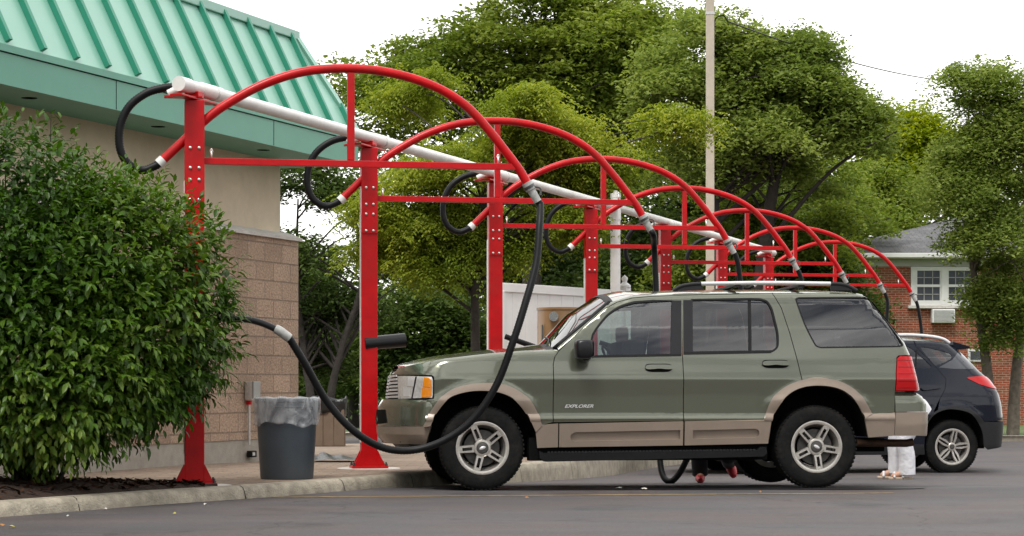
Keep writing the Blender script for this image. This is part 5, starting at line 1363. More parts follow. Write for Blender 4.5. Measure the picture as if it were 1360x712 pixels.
# ------------------------------------------------------------------ brick apartment house
HY_ = 70.0
def hp(px, py, Y=HY_): return at(px, py, Y)
hx0, hx1 = hp(1085, 0).x, hp(1480, 0).x; hz0_ = zg(HY_)
hs = thing('brick_house', 'red brick house with grey shingle roof behind the right hand tree', 'house', (hx0, HY_, hz0_))
zeave = hp(0, 343).z-hz0_; zwin1, zwin0 = hp(0, 354).z-hz0_, hp(0, 405).z-hz0_
wx0, wx1 = hp(1211, 0).x-hx0, hp(1297, 0).x-hx0; HLn = hx1-hx0; zfr = zeave-.28
# wall with an opening for the window
bm = bmesh.new()
def wb(x0, x1, z0, z1, y0=0, y1=.25): add_box(bm, ((x0+x1)/2, (y0+y1)/2, (z0+z1)/2), (x1-x0, y1-y0, z1-z0))
wb(0, wx0, 0, zfr); wb(wx1, HLn, 0, zfr); wb(wx0, wx1, 0, zwin0)
bm2 = bm; o_ = obj('wall', bm, M['brick'], hs)
bm = bmesh.new(); wb(0, .25, 0, zfr, .25, 11); wb(0, HLn, 0, zfr, 10.9, 11.1); wb(HLn-.25, HLn, 0, zfr, .25, 10.9)
br2 = brickmat('red_brick_side', (.30, .075, .035), (.22, .05, .025), (.32, .24, .18), .24, .078, .011, axes=('Y', 'Z')); obj('side_wall', bm, br2, hs)
bm = bmesh.new(); wb(-.02, HLn+.02, zfr+.002, zfr+.24, -.02, .2); obj('frieze', bm, mat('pale_frieze', (.42, .42, .40), .6, var=.05), hs)
bm = bmesh.new(); wb(-.55, HLn+.55, zfr+.25, zfr+.30, -.6, .1); obj('soffit', bm, M['trimw'], hs)
bm = bmesh.new(); add_box(bm, (HLn/2, -.62, zfr+.34), (HLn+1.2, .13, .15), bev=.02); obj('gutter', bm, M['trimw'], hs)
bm = bmesh.new()
za = zfr+.36; rd = 6.2; rx = hp(1298, 0, HY_+rd).x-hx0; zr_ = hp(0, 283, HY_+rd).z-hz0_
v = [bm.verts.new(p) for p in [(-.6, -.6, za), (HLn+.6, -.6, za), (HLn+.6, 12, za), (-.6, 12, za), (rx, rd, zr_), (HLn, rd, zr_)]]
for q in ((0, 1, 5, 4), (3, 0, 4), (2, 3, 4, 5), (1, 2, 5)): bm.faces.new([v[i] for i in q])
fix(bm); obj('roof', bm, M['shingle'], hs)
win = bpy.data.objects.new('window', None); COL.objects.link(win); win.parent = hs; win.location = (wx0, 0, zwin0)
WW_, WH_ = wx1-wx0, zfr-zwin0-.01
bm = bmesh.new()
def fb(x0, x1, z0, z1, y=-.05, d=.12): add_box(bm, ((x0+x1)/2, y+d/2, (z0+z1)/2), (x1-x0, d, z1-z0))
ft = .13
fb(-.037, ft, .002, WH_-.002, -.047); fb(WW_-ft, WW_+.037, .002, WH_-.002, -.047); fb(-.04, WW_+.04, -.02, ft+.02); fb(-.04, WW_+.04, WH_-ft, WH_)
mc = WW_*.5; fb(mc-.1, mc+.1, .02, WH_-.02, -.056)
obj('frame', bm, M['trimw'], win)
bm = bmesh.new()
for a, b in ((ft, mc-.1), (mc+.1, WW_-ft)):
    fb(a, b, WH_*.47, WH_*.47+.085, -.03, .08); fb(a, a+.05, ft, WH_-ft, -.02, .06); fb(b-.05, b, ft, WH_-ft, -.02, .06)
obj('sash', bm, M['trimw'], win)
bm = bmesh.new()
for a, b in ((ft, mc-.1), (mc+.1, WW_-ft)):
    for t in (1/3, 2/3): fb(a+(b-a)*t-.013, a+(b-a)*t+.013, ft, WH_-ft, .005, .02)
    for z in (WH_*.28, WH_*.72): fb(a, b, z-.013, z+.013, .005, .02)
obj('muntins', bm, mat('grey_muntin', (.33, .33, .32), .5), win)
bm = bmesh.new(); fb(ft, WW_-ft, ft, WH_-ft, .03, .02); obj('pane', bm, M['darkglass'], win)
bm = bmesh.new(); add_box(bm, (WW_/2, -.06, -.07), (WW_+.3, .26, .1), bev=.01); obj('sill', bm, M['pad'], win)
ax = hp(1251, 0).x-hx0; az_ = hp(0, 420).z-hz0_
ac = bpy.data.objects.new('air_conditioner', None); COL.objects.link(ac); ac.parent = hs; ac.location = (ax, 0, az_)
bm = bmesh.new(); add_box(bm, (0, -.12, 0), (.76, .36, .46), bev=.02); obj('casing', bm, M['vinyl'], ac)
bm = bmesh.new()
for k in range(9): add_box(bm, (0, -.312, -.18+k*.045), (.68, .02, .014))
obj('louvre', bm, M['galv'], ac)
lw = bpy.data.objects.new('small_window', None); COL.objects.link(lw); lw.parent = hs; lw.location = (hp(1295, 0).x-hx0, 0, hp(0, 476).z-hz0_)
bm = bmesh.new(); add_box(bm, (0, -.02, .1), (.5, .08, .42), bev=.01); obj('frame', bm, M['trimw'], lw)
bm = bmesh.new(); add_box(bm, (0, -.05, .1), (.34, .06, .28)); obj('pane', bm, M['darkglass'], lw)

# ------------------------------------------------------------------ bush in front of the wall
bush = thing('leafy_bush', 'big dense green bush on the mulch bed, hiding the first red post', 'bush', (-3.62, 15.75, .12))
def bush_leaves():
    C0 = np.array([-3.62, 16.05, 1.62]); n = 54000
    lob = [((-3.80, 15.95, 1.42), (1.42, 1.05, 1.10)), ((-3.0, 16.15, 1.55), (.85, .72, .95)), ((-4.0, 15.95, 2.15), (.95, .9, .78)), ((-3.2, 16.0, 1.95), (.72, .7, .58)),
           ((-2.78, 16.2, 1.30), (.58, .55, .62)), ((-3.5, 15.6, .95), (.8, .65, .62)), ((-4.3, 15.7, 1.2), (1.0, .9, .9)), ((-2.95, 16.0, .92), (.50, .45, .38)), ((-5.0, 15.9, 1.6), (1.1, .95, 1.1))]
    wt = np.array([a[1][0]*a[1][2] for a in lob]); wt /= wt.sum()
    P, D, Nn, L, Wd = [], [], [], [], []
    nsh = n//7
    li = RNG.choice(len(lob), nsh, p=wt)
    for k in range(nsh):
        c, r = lob[li[k]]; u = unit(1)[0]
        if u[1] > .35 and RNG.random() < .8: u[1] *= -1          # most shoots on the open side
        rr = (.72+.30*RNG.random()**.8)
        p = np.array(c)+u*np.array(r)*rr
        if p[2] < .30: p[2] = .30+RNG.random()*.3
        # shoot direction: outwards and drooping low down, upwards on top
        sd_ = u+np.array([0, 0, .55*(u[2]+.35)])+RNG.normal(size=3)*.28; sd_ /= np.linalg.norm(sd_)
        ln = .14+.14*RNG.random(); a0 = RNG.random()*6.28
        s1 = np.cross(sd_, [.1, .2, 1]); s1 /= np.linalg.norm(s1); s2 = np.cross(sd_, s1)
        for j in range(7):
            t = j/6; a = a0+(j//2)*1.57+(j % 2)*3.14
            q = p+sd_*ln*(t-.3); side = s1*math.cos(a)+s2*math.sin(a)
            d = side*(1-.55*t)+sd_*(.35+.8*t)+np.array([0, 0, -.38]); d /= np.linalg.norm(d)
            P.append(q); D.append(d); Nn.append(np.array([0, 0, 1.0])+.5*u+RNG.normal(size=3)*.22)
            s = .088*(1.15-.5*t)*(.65+.7*RNG.random()); L.append(s); Wd.append(s*.46)
    # tall sprigs on the crown
    for sx, sz, h in [(-3.86, 2.62, .30), (-3.52, 2.60, .38), (-3.35, 2.5, .20), (-4.05, 2.7, .2), (-3.05, 2.33, .17), (-4.25, 2.75, .22), (-2.75, 2.08, .16), (-3.65, 2.65, .18)]:
        y0 = 15.85
        for j in range(10):
            t = j/9; a = (j//2)*1.57+(j % 2)*3.14+sx*7
            P.append(np.array([sx+.03*math.sin(t*3), y0, sz-.05+h*t])); d = np.array([math.cos(a)*(1.1-.6*t), math.sin(a)*(1.1-.6*t), .25+.8*t]); D.append(d)
            Nn.append(np.array([0, 0, 1.0])+RNG.normal(size=3)*.2); s = .085*(1.1-.5*t); L.append(s); Wd.append(s*.44)
    P = np.array(P)-np.array(bush.location)
    leaf_mesh('leaves', P, np.array(D), np.array(Nn), np.array(L), np.array(Wd), LM['bush'], bush, fold=.16, droop=.16)
    bm = bmesh.new()
    for k in range(26):
        a = RNG.random()*6.28; x0, y0 = .12*math.cos(a), .12*math.sin(a)+.1
        li_ = RNG.integers(len(lob)); c, r = lob[li_]; u = unit(1)[0]
        tgt = Vector(np.array(c)+u*np.array(r)*.8)-bush.location; mid = Vector((x0+(tgt.x-x0)*.35, y0+(tgt.y-y0)*.35, tgt.z*.55))
        cp = catmull([Vector((x0, y0, -.05)), mid, tgt], 6); add_tube(bm, cp, [.022*(1-.75*i/(len(cp)-1)) for i in range(len(cp))], 6, caps=False)
    for sx, sz, h in [(-3.86, 2.62, .30), (-3.52, 2.60, .38), (-3.35, 2.5, .20), (-4.05, 2.7, .2), (-3.05, 2.33, .17)]:
        p = Vector((sx, 15.85, sz))-bush.location; add_tube(bm, [p-Vector((0, 0, .3)), p+Vector((.01, 0, h))], [.006, .003], 5, caps=False)
    obj('stems', bm, M['bark'], bush, smooth=True)
bush_leaves()

# ------------------------------------------------------------------ trees
GT = 'trees behind the vacuum arches'
tree('honey_locust', 'light green feathery locust tree right behind the red arches, with a thin trunk', 'tree', gp(628, 28.5), [
    lobe(590, 150, 85, 75, 30), lobe(545, 245, 70, 75, 29), lobe(640, 235, 95, 75, 28.5), lobe(735, 200, 70, 85, 28.8), lobe(700, 130, 50, 35, 28), lobe(780, 215, 85, 50, 29.3), lobe(845, 165, 35, 30, 29.3, .8),
    lobe(612, 312, 75, 55, 28.5), lobe(560, 330, 65, 60, 29), lobe(715, 285, 70, 34, 28.6), lobe(745, 325, 50, 16, 28.4, .3), lobe(815, 325, 38, 8, 26.2, .45), lobe(688, 376, 30, 6, 26.8, .12), lobe(880, 150, 22, 20, 29.5, .4),
    lobe(565, 395, 60, 40, 29.5, .7), lobe(505, 290, 45, 60, 30, .5), lobe(712, 240, 22, 8, 24.4, .22)],
    LM['locust'], M['bark'], leaf=.125, nleaf=60000, clump=.5, trunk_r=.085, flat=.35, frond=True, branches=60, shell=.35, bsize=.75, bough=3)
tree('shade_tree', 'tall dark spreading tree, highest of those behind the red arches', 'tree', gp(705, 50), [
    lobe(700, 60, 130, 55, 50), lobe(800, 50, 110, 50, 50), lobe(600, 95, 95, 50, 50), lobe(530, 130, 65, 35, 50, .8), lobe(880, 80, 60, 60, 50), lobe(690, 150, 140, 80, 51), lobe(800, 150, 90, 80, 51), lobe(520, 200, 50, 55, 50, .5), lobe(640, 25, 70, 30, 50), lobe(730, 10, 100, 35, 50), lobe(850, 10, 80, 40, 50)],
    LM['mid'], M['bark'], leaf=.15, nleaf=78000, clump=.72, trunk_r=.3, flat=.30, branches=90, shell=.35, group=GT, bough=2.6, bsize=1.7)
tree('shade_tree', 'broad mid green tree directly behind the beige light pole', 'tree', gp(985, 44), [
    lobe(1000, 70, 100, 60, 44), lobe(950, 40, 70, 40, 44), lobe(1045, 65, 50, 40, 44, 1.6), lobe(1075, 100, 45, 35, 44, 1.5), lobe(1050, 110, 70, 65, 44), lobe(905, 120, 60, 70, 44), lobe(1000, 170, 100, 70, 44), lobe(1095, 165, 55, 50, 44, .8), lobe(1130, 190, 38, 45, 44, .7), lobe(930, 210, 80, 60, 45), lobe(1080, 235, 70, 50, 45, .8)],
    LM['grey'], M['bark'], leaf=.12, nleaf=78000, clump=.50, trunk_r=.2, stems=2, branches=100, shell=.3, group=GT, bough=3.2, bsize=1.3)
tree('maple_tree', 'bright yellow green tree rising above the house roof', 'tree', gp(1190, 84), [
    lobe(1160, 175, 45, 35, 84, 1.4), lobe(1200, 170, 40, 30, 84, 1.4), lobe(1235, 185, 35, 30, 84, 1.4), lobe(1190, 235, 70, 45, 84), lobe(1260, 240, 40, 35, 84), lobe(1140, 240, 40, 45, 84)],
    LM['yellow'], M['bark'], leaf=.22, nleaf=26000, clump=1.0, trunk_r=.25, branches=20, group=GT)
tree('shade_tree', 'dark green tree just left of the house roof and below the yellow green tree', 'tree', gp(1180, 76), [
    lobe(1150, 270, 60, 50, 76), lobe(1210, 275, 60, 45, 77), lobe(1110, 300, 60, 60, 74), lobe(1255, 270, 45, 35, 78), lobe(1090, 260, 50, 50, 75), lobe(1300, 255, 40, 30, 80)],
    LM['mid'], M['bark'], leaf=.18, nleaf=34000, clump=.8, trunk_r=.25, branches=20, group=GT)
tree('shade_tree', 'loose twin trunked tree on the verge in front of the brick house', 'tree', gp(1330, 45.5), [
    lobe(1285, 115, 42, 28, 45, 1.8), lobe(1345, 125, 38, 40, 45, 1.8), lobe(1300, 165, 55, 35, 45), lobe(1262, 205, 35, 30, 45), lobe(1335, 200, 45, 40, 45), lobe(1320, 190, 60, 35, 45), lobe(1270, 215, 55, 40, 45, .8), lobe(1350, 225, 50, 50, 45), lobe(1262, 250, 40, 20, 44, .6), lobe(1300, 260, 70, 40, 45), 
    lobe(1225, 322, 26, 8, 43.5, .2), lobe(1205, 345, 20, 8, 43, .3), lobe(1330, 315, 65, 45, 45, .8), lobe(1335, 370, 35, 45, 45, .8), lobe(1318, 410, 14, 45, 45, 1.6), lobe(1350, 420, 14, 60, 45, 1.6), lobe(1322, 455, 10, 30, 45, 1.5), lobe(1400, 260, 60, 120, 46, .7)],
    LM['grey'], M['bark2'], leaf=.10, nleaf=84000, clump=.5, trunk_r=.15, stems=2, branches=70, shell=.3, bsize=1.25, bough=2.2)
tree('shade_tree', 'thin dark tree with open branches in the gap beside the tan building', 'tree', gp(428, 42), [
    lobe(410, 255, 45, 35, 42, .7), lobe(470, 275, 45, 40, 42, .5), lobe(395, 330, 25, 60, 42, .6), lobe(450, 400, 60, 40, 43, .8), lobe(430, 460, 50, 35, 43, .9), lobe(490, 240, 40, 40, 43, .5), lobe(400, 420, 30, 60, 43, .8), lobe(520, 320, 30, 60, 44, .5)],
    LM['dark'], M['bark'], leaf=.11, nleaf=26000, clump=.5, trunk_r=.11, stems=2, branches=70, shell=.2)
bt = [(600, 290, 110, 95, 72, 'mid', 'tall tree filling in behind the light green locust crown'), (770, 250, 110, 100, 70, 'mid', 'tall shaded tree between the locust and the beige pole'), (890, 215, 100, 105, 68, 'dark', 'dark tall tree directly left of the beige pole'), (1080, 235, 90, 80, 70, 'mid', 'tall tree behind the shrubs left of the house'), (470, 455, 70, 45, 62, 'dark', 'dark evergreen clump low behind the second red post'), (560, 440, 70, 65, 60, 'dark', 'dark round tree behind the suv bonnet'),
      (660, 420, 75, 80, 66, 'mid', 'shaded tree behind the locust trunk and third red post'), (410, 400, 65, 75, 66, 'dark', 'shaded tree showing between the wall corner and first bin'), (745, 350, 75, 75, 56, 'dark', 'dark tree above the white vinyl enclosure'),
      (850, 330, 80, 75, 52, 'dark', 'dark tree behind the white vertical pipe')]
for px, py, rx, ry, Y, m_, lab in bt:
    tree('background_tree', lab, 'tree', gp(px, Y), [lobe(px, py, rx, ry, Y), lobe(px-rx*.5, py+ry*.5, rx*.6, ry*.6, Y), lobe(px+rx*.5, py+ry*.45, rx*.6, ry*.7, Y), lobe(px, 490, rx*1.0, 26, Y, .7)],
         LM[m_], M['bark'], leaf=.17, nleaf=22000, clump=.7, trunk_r=.2, branches=18, shell=.25, group='low background trees', bough=1.2, bsize=1.9)
sb = [(950, 330, 60, 45, 46, 'mid', 'rounded shrub just right of the beige light pole base'), (1040, 285, 95, 60, 47, 'mid', 'large rounded shrub mass left of the house roof'), (1020, 360, 90, 50, 48, 'dark', 'dark shrub seen through the far red arches'),
      (1110, 365, 50, 50, 49, 'dark', 'dark shrub against the left end of the brick house')]
for px, py, rx, ry, Y, m_, lab in sb:
    tree('shrub', lab, 'shrub', gp(px, Y), [lobe(px, py, rx, ry, Y), lobe(px-rx*.5, py+ry*.5, rx*.6, ry*.6, Y), lobe(px+rx*.45, py+ry*.4, rx*.6, ry*.6, Y), lobe(px, 450, rx, 50, Y, .8)],
         LM[m_], M['bark'], leaf=.12, nleaf=26000, clump=.55, trunk_r=.1, branches=14, shell=.4, group='shrubs in front of the house', bough=2.2, bsize=1.6)
# wooded belt closing the view
tree('woodland_screen', 'x', 'x', gp(620, 120), [lobe(400, 430, 90, 50, 120), lobe(520, 400, 110, 80, 120), lobe(680, 380, 120, 100, 120), lobe(860, 340, 120, 110, 120), lobe(1030, 330, 110, 110, 120), lobe(450, 480, 110, 26, 118), lobe(640, 480, 120, 26, 118), lobe(1300, 300, 200, 60, 125), lobe(1280, 440, 200, 70, 120), lobe(200, 440, 160, 70, 120), lobe(1560, 380, 160, 120, 120)],
     LM['dark'], M['bark'], leaf=.55, nleaf=26000, clump=2.2, trunk_r=.3, branches=20, shell=.2)
wd = bpy.data.objects['woodland_screen']; del wd['label']; del wd['category']; wd['kind'] = 'stuff'
for c in wd.children: c['kind'] = 'stuff'

# ------------------------------------------------------------------ distant cars
def far_car(label, px, Y, rz, m_, L=4.7, H=1.68):
    c = at(px, 0, Y); root = thing('parked_car', label, 'car', (c.x, Y, zg(Y)-.02), rz, 'cars in the far lot')
    k = H/1.68; side = [(-2.35, .35), (-2.35, .85), (-2.2, 1.0), (-1.2, 1.1), (-.5, 1.6), (.0, 1.68), (1.6, 1.66), (2.2, 1.1), (2.35, .95), (2.35, .35)]
    side = [(a*L/4.7, b*k) for a, b in side]
    bm = bmesh.new(); add_prism(bm, side, lambda a, b: Vector((a, -.9+max(0, b-1.05)*.28, b)), lambda a, b: Vector((a, .9-max(0, b-1.05)*.28, b))); fix(bm); obj('body', bm, m_, root)
    for s in (-1, 1):
        bm = bmesh.new(); add_prism(bm, [(-1.0*L/4.7, 1.12*k), (-.42*L/4.7, 1.55*k), (1.5*L/4.7, 1.57*k), (1.95*L/4.7, 1.12*k)], lambda a, b: Vector((a, s*(.902-max(0, b-1.05)*.28), b)), lambda a, b: Vector((a, s*(.915-max(0, b-1.05)*.28), b))); fix(bm); obj('side_window', bm, M['darkglass'], root)
        for hx in (-1.4, 1.4):
            bm = bmesh.new(); add_cyl(bm, (hx*L/4.7, s*.70, .34), (hx*L/4.7, s*.93, .34), .35, seg=24); wv = obj('wheel', bm, M['tyre'], root)
            bm = bmesh.new(); add_cyl(bm, (hx*L/4.7, s*.925, .34), (hx*L/4.7, s*.94, .34), .21, seg=16); obj('rim', bm, M['alloy'], wv)
        bm = bmesh.new(); add_box(bm, (-2.33*L/4.7, s*.62, .80*k), (.07, .36, .16), bev=.02); obj('headlight', bm, M['lens'], root)
        bm = bmesh.new(); add_box(bm, (2.33*L/4.7, s*.72, .88*k), (.07, .2, .24), bev=.02); obj('tail_light', bm, M['taillens'], root)
    bm = bmesh.new(); add_prism(bm, [(-.80, 0), (.80, 0), (.66, .62), (-.66, .62)], lambda a, b: Vector((-1.18*L/4.7+b*1.08, a, (1.115+b*.76)*k)), lambda a, b: Vector((-1.20*L/4.7+b*1.08, a, (1.13+b*.76)*k))); fix(bm); obj('windshield', bm, M['darkglass'], root)
    bm = bmesh.new(); add_box(bm, (-2.355*L/4.7, 0, .72*k), (.04, .8, .2)); obj('grille', bm, M['void'], root)
    return root
far_car('black car in the far lot, seen above the litter bin', 437, 132, 1.25, M['blackpaint'])
far_car('dark pickup sized car in the far lot, left of the second red post', 478, 136, 1.35, mat('charcoal_paint', (.04, .04, .045), .35, .3, coat=1), 5.0, 1.8)
far_car('white car in the far lot, right of the second red post', 522, 130, .1, M['whitepl'], 4.9, 1.7)
hb = thing('far_house', 'small tan brick building beyond the far lot, above the litter bin', 'building', gp(448, 175))
bm = bmesh.new(); add_box(bm, (0, 0, 1.6), (4.2, 5, 3.4)); obj('wall', bm, mat('tan_brick', (.36, .24, .17), .9), hb)
bm = bmesh.new(); add_prism(bm, [(-2.5, 3.3), (2.5, 3.3), (2.3, 3.6), (-2.3, 3.6)], lambda a, b: Vector((a, -2.9, b)), lambda a, b: Vector((a, 2.9, b))); fix(bm); obj('roof', bm, M['shingle'], hb)
bm = bmesh.new(); add_box(bm, (-2.0, -2.51, 1.5), (.9, .05, 1.6)); obj('window', bm, M['darkglass'], hb)
# chain-link style fence rail by the far path
fc = thing('pipe_fence', 'low grey pipe fence along the far grass, left of the second red post', 'fence', gp(430, 101))
for k in range(9):
    bm = bmesh.new(); add_cyl(bm, (-8+k*2.2, 0, -.1), (-8+k*2.2, 0, 1.2), .04, seg=8); obj('fence_post', bm, M['galv'], fc)
bm = bmesh.new(); add_cyl(bm, (-8, 0, 1.18), (9.6, 0, 1.18), .03, seg=8); obj('top_rail', bm, M['galv'], fc)

# ------------------------------------------------------------------ people
def skinned(name, joints, edges, mtl, parent, sub=2, root_i=0):
    me = bpy.data.meshes.new(name); me.from_pydata([j[0] for j in joints], edges, []); o = link_mesh(name, me, mtl, parent)
    md = o.modifiers.new('skin', 'SKIN'); md.use_smooth_shade = True; md.branch_smoothing = .5
    for i, j in enumerate(joints):
        r = j[1]; r = (r, r) if not hasattr(r, '__len__') else r
        me.skin_vertices[0].data[i].radius = r; me.skin_vertices[0].data[i].use_root = (i == root_i)
    s = o.modifiers.new('subsurf', 'SUBSURF'); s.levels = sub; s.render_levels = sub
    return o
def mesh_chain(name, chains, mtl, parent, seg=14):
    "tapered smooth tubes joined in one mesh"
    bm = bmesh.new()
    for ch in chains:
        pts = [c[0] for c in ch]; rs = [c[1] for c in ch]; cp = catmull(pts, 5)
        rr_ = [float(np.interp(i/5, range(len(rs)), rs)) for i in range(len(cp))]; add_tube(bm, cp, rr_, seg)
    return obj(name, bm, mtl, parent, smooth=True, angle=70)
def person_body(root, J, sc=1.0):
    """J: dict of joint positions (local to root)"""
    names = ['pelvis', 'waist', 'chest', 'neck', 'head', 'crown', 'hipL', 'kneeL', 'ankL', 'toeL', 'hipR', 'kneeR', 'ankR', 'toeR', 'shL', 'elL', 'wrL', 'haL', 'shR', 'elR', 'wrR', 'haR']
    rad = dict(pelvis=(.13, .11), waist=(.12, .10), chest=(.14, .11), neck=.055, head=.085, crown=.08, hipL=.09, kneeL=.058, ankL=.04, toeL=.035, hipR=.09, kneeR=.058, ankR=.04, toeR=.035,
               shL=.06, elL=.042, wrL=.03, haL=.036, shR=.06, elR=.042, wrR=.03, haR=.036)
    idx = {n: i for i, n in enumerate(names)}
    E_ = [('pelvis', 'waist'), ('waist', 'chest'), ('chest', 'neck'), ('neck', 'head'), ('head', 'crown'), ('pelvis', 'hipL'), ('hipL', 'kneeL'), ('kneeL', 'ankL'), ('ankL', 'toeL'), ('pelvis', 'hipR'), ('hipR', 'kneeR'), ('kneeR', 'ankR'), ('ankR', 'toeR'),
          ('chest', 'shL'), ('shL', 'elL'), ('elL', 'wrL'), ('wrL', 'haL'), ('chest', 'shR'), ('shR', 'elR'), ('elR', 'wrR'), ('wrR', 'haR')]
    joints = [(Vector(J[n]), rad[n]) for n in names]; edges = [(idx[a], idx[b]) for a, b in E_]
    # five fingers per hand, rooted in the palm
    for h, w_ in (('haL', 'wrL'), ('haR', 'wrR')):
        d = (Vector(J[h])-Vector(J[w_])).normalized(); s = d.cross(Vector((0, 0, 1)));
        if s.length < .1: s = Vector((0, 1, 0))
        s.normalize(); u = s.cross(d)
        for k, (o_, ln) in enumerate([(-.030, .055), (-.011, .075), (.009, .082), (.028, .072), (.050, .048)]):
            base = Vector(J[h])+s*o_+d*(.015 if k else -.01); a = len(joints)
            dd = (d*.85+s*(.9 if k == 4 else o_*5)).normalized()
            joints.append((base+dd*.02, .0095)); joints.append((base+dd*(.02+ln*.5), .0085)); joints.append((base+dd*(.02+ln*.85)-u*.02, .0075))
            edges += [(idx[h], a), (a, a+1), (a+1, a+2)]
    return skinned('body', joints, edges, M['skin'], root)
def face(root, head, fwd, up):
    f, u = Vector(fwd).normalized(), Vector(up).normalized(); s = f.cross(u); head = Vector(head)
    bm = bmesh.new()
    for sg in (-1, 1): add_tube(bm, [head+f*.080+s*sg*.032, head+f*.092+s*sg*.032], [.012, .006], 8)
    obj('eyes', bm, M['black'], root)
    bm = bmesh.new(); add_tube(bm, [head+f*.083+u*.005, head+f*.108-u*.022, head+f*.088-u*.032], [.008, .014, .008], 8); obj('nose', bm, M['skin'], root, smooth=True)
    bm = bmesh.new(); add_tube(bm, [head+f*.084-u*.052-s*.02, head+f*.090-u*.054, head+f*.084-u*.052+s*.02], [.004, .007, .004], 8); obj('mouth', bm, M['redcl'], root, smooth=True)
    bm = bmesh.new()
    for sg in (-1, 1): add_tube(bm, [head+s*sg*.085+u*.02, head+s*sg*.097, head+s*sg*.086-u*.025], [.012, .017, .010], 8)
    obj('ears', bm, M['skin'], root, smooth=True)

# person in white trousers bending behind the suv, facing left (-x local), hips at the right
YP = 23.2; g0 = at(1200, 0, YP)
pw = thing('person', 'person in white trousers and pale sandals bending over behind the sage green suv', 'person', (g0.x, YP, zg(YP)))
J = dict(pelvis=(.12, 0, .76), waist=(.0, 0, .87), chest=(-.28, 0, .97), neck=(-.50, 0, 1.0), head=(-.62, 0, 1.0), crown=(-.70, 0, .99),
         hipL=(.12, -.10, .72), kneeL=(-.03, -.10, .45), ankL=(.02, -.10, .09), toeL=(-.16, -.12, .03), hipR=(.12, .10, .72), kneeR=(-.06, .12, .45), ankR=(-.06, .12, .09), toeR=(-.24, .12, .03),
         shL=(-.38, -.19, .98), elL=(-.50, -.20, .72), wrL=(-.68, -.16, .62), haL=(-.76, -.14, .60), shR=(-.38, .19, .98), elR=(-.52, .20, .74), wrR=(-.70, .16, .64), haR=(-.78, .14, .62))
person_body(pw, J); face(pw, (-.64, 0, 1.0), (-.6, 0, -.8), (-.8, 0, .6))
mesh_chain('trousers', [[((.12, -.02, .76), .135), ((.12, -.09, .69), .115), ((-.01, -.10, .45), .098), ((.015, -.10, .25), .094), ((.02, -.10, .055), .092)], [((.12, .02, .76), .135), ((.10, .10, .69), .115), ((-.05, .12, .45), .098), ((-.055, .12, .25), .094), ((-.06, .12, .06), .090)], [((.245, 0, .71), .10), ((.17, 0, .77), .135), ((.11, 0, .79), .145), ((.02, 0, .86), .135)]], M['whitecl'], pw, 20)
mesh_chain('shirt', [[((.04, 0, .86), .138), ((-.10, 0, .91), .15), ((-.32, 0, .98), .16), ((-.45, 0, .99), .10)], [((-.38, -.12, .98), .09), ((-.40, -.20, .95), .075), ((-.45, -.20, .82), .06)], [((-.38, .12, .98), .09), ((-.40, .20, .95), .075), ((-.46, .20, .84), .06)]], M['greycl'], pw, 18)
mesh_chain('hair', [[((-.56, 0, 1.08), .07), ((-.66, 0, 1.06), .095), ((-.74, 0, 1.01), .08), ((-.74, 0, .96), .04)]], M['hair'], pw)
for sy, sx in ((-.105, .0), (.12, -.08)):
    bm = bmesh.new(); add_box(bm, (sx-.055, sy, .014), (.27, .09, .026), bev=.012)
    sh_ = obj('sandal', bm, mat('pale_sandal', (.50, .40, .30), .7), pw, smooth=True, angle=50)
    bm = bmesh.new(); add_tube(bm, catmull([Vector((sx-.13, sy-.048, .02)), Vector((sx-.12, sy, .075)), Vector((sx-.13, sy+.048, .02))], 6), .014, 8); add_tube(bm, catmull([Vector((sx-.03, sy-.048, .02)), Vector((sx-.05, sy, .095)), Vector((sx-.03, sy+.048, .02))], 6), .014, 8); obj('sandal_strap', bm, M['whitecl'], sh_, smooth=True)

# person crouching on the far side of the suv: only trousers and red shoes show under the sill
YC = 20.9; g1 = at(943, 0, YC)
pc = thing('person', 'person in black trousers and red shoes crouching beyond the sage green suv', 'person', (g1.x, YC, zg(YC)))
J = dict(pelvis=(.10, .05, .40), waist=(.06, .02, .54), chest=(0, -.06, .78), neck=(-.02, -.12, .93), head=(-.02, -.15, 1.03), crown=(-.02, -.15, 1.10),
         hipL=(.0, .03, .38), kneeL=(-.14, -.22, .50), ankL=(-.10, .0, .10), toeL=(-.11, -.17, .035), hipR=(.20, .03, .38), kneeR=(.16, -.25, .30), ankR=(.20, .12, .22), toeR=(.22, .10, .10),
         shL=(-.18, -.08, .84), elL=(-.24, -.25, .66), wrL=(-.10, -.40, .66), haL=(-.03, -.44, .66), shR=(.16, -.08, .84), elR=(.24, -.28, .68), wrR=(.12, -.42, .70), haR=(.05, -.45, .70))
person_body(pc, J); face(pc, (-.02, -.16, 1.03), (0, -1, -.1), (0, -.1, 1))
mesh_chain('trousers', [[((.08, .06, .42), .14), ((-.04, -.02, .42), .115), ((-.14, -.22, .50), .085), ((-.12, -.1, .30), .085), ((-.10, .0, .09), .080)], [((.12, .06, .42), .14), ((.19, -.04, .38), .115), ((.16, -.25, .30), .085), ((.18, -.06, .25), .08), ((.20, .09, .20), .072)]], M['blackcl'], pc, 18)
mesh_chain('jacket', [[((.10, .06, .46), .15), ((.05, .02, .6), .15), ((0, -.06, .78), .16), ((-.02, -.11, .90), .08)], [((-.12, -.07, .84), .08), ((-.20, -.1, .80), .07), ((-.24, -.25, .67), .055), ((-.12, -.38, .66), .045)], [((.10, -.07, .84), .08), ((.18, -.1, .80), .07), ((.24, -.28, .69), .055), ((.13, -.40, .70), .045)]], M['blackcl'], pc, 16)
mesh_chain('hair', [[((-.02, -.06, .98), .05), ((-.02, -.10, 1.08), .09), ((-.02, -.16, 1.13), .08)]], M['hair'], pc)
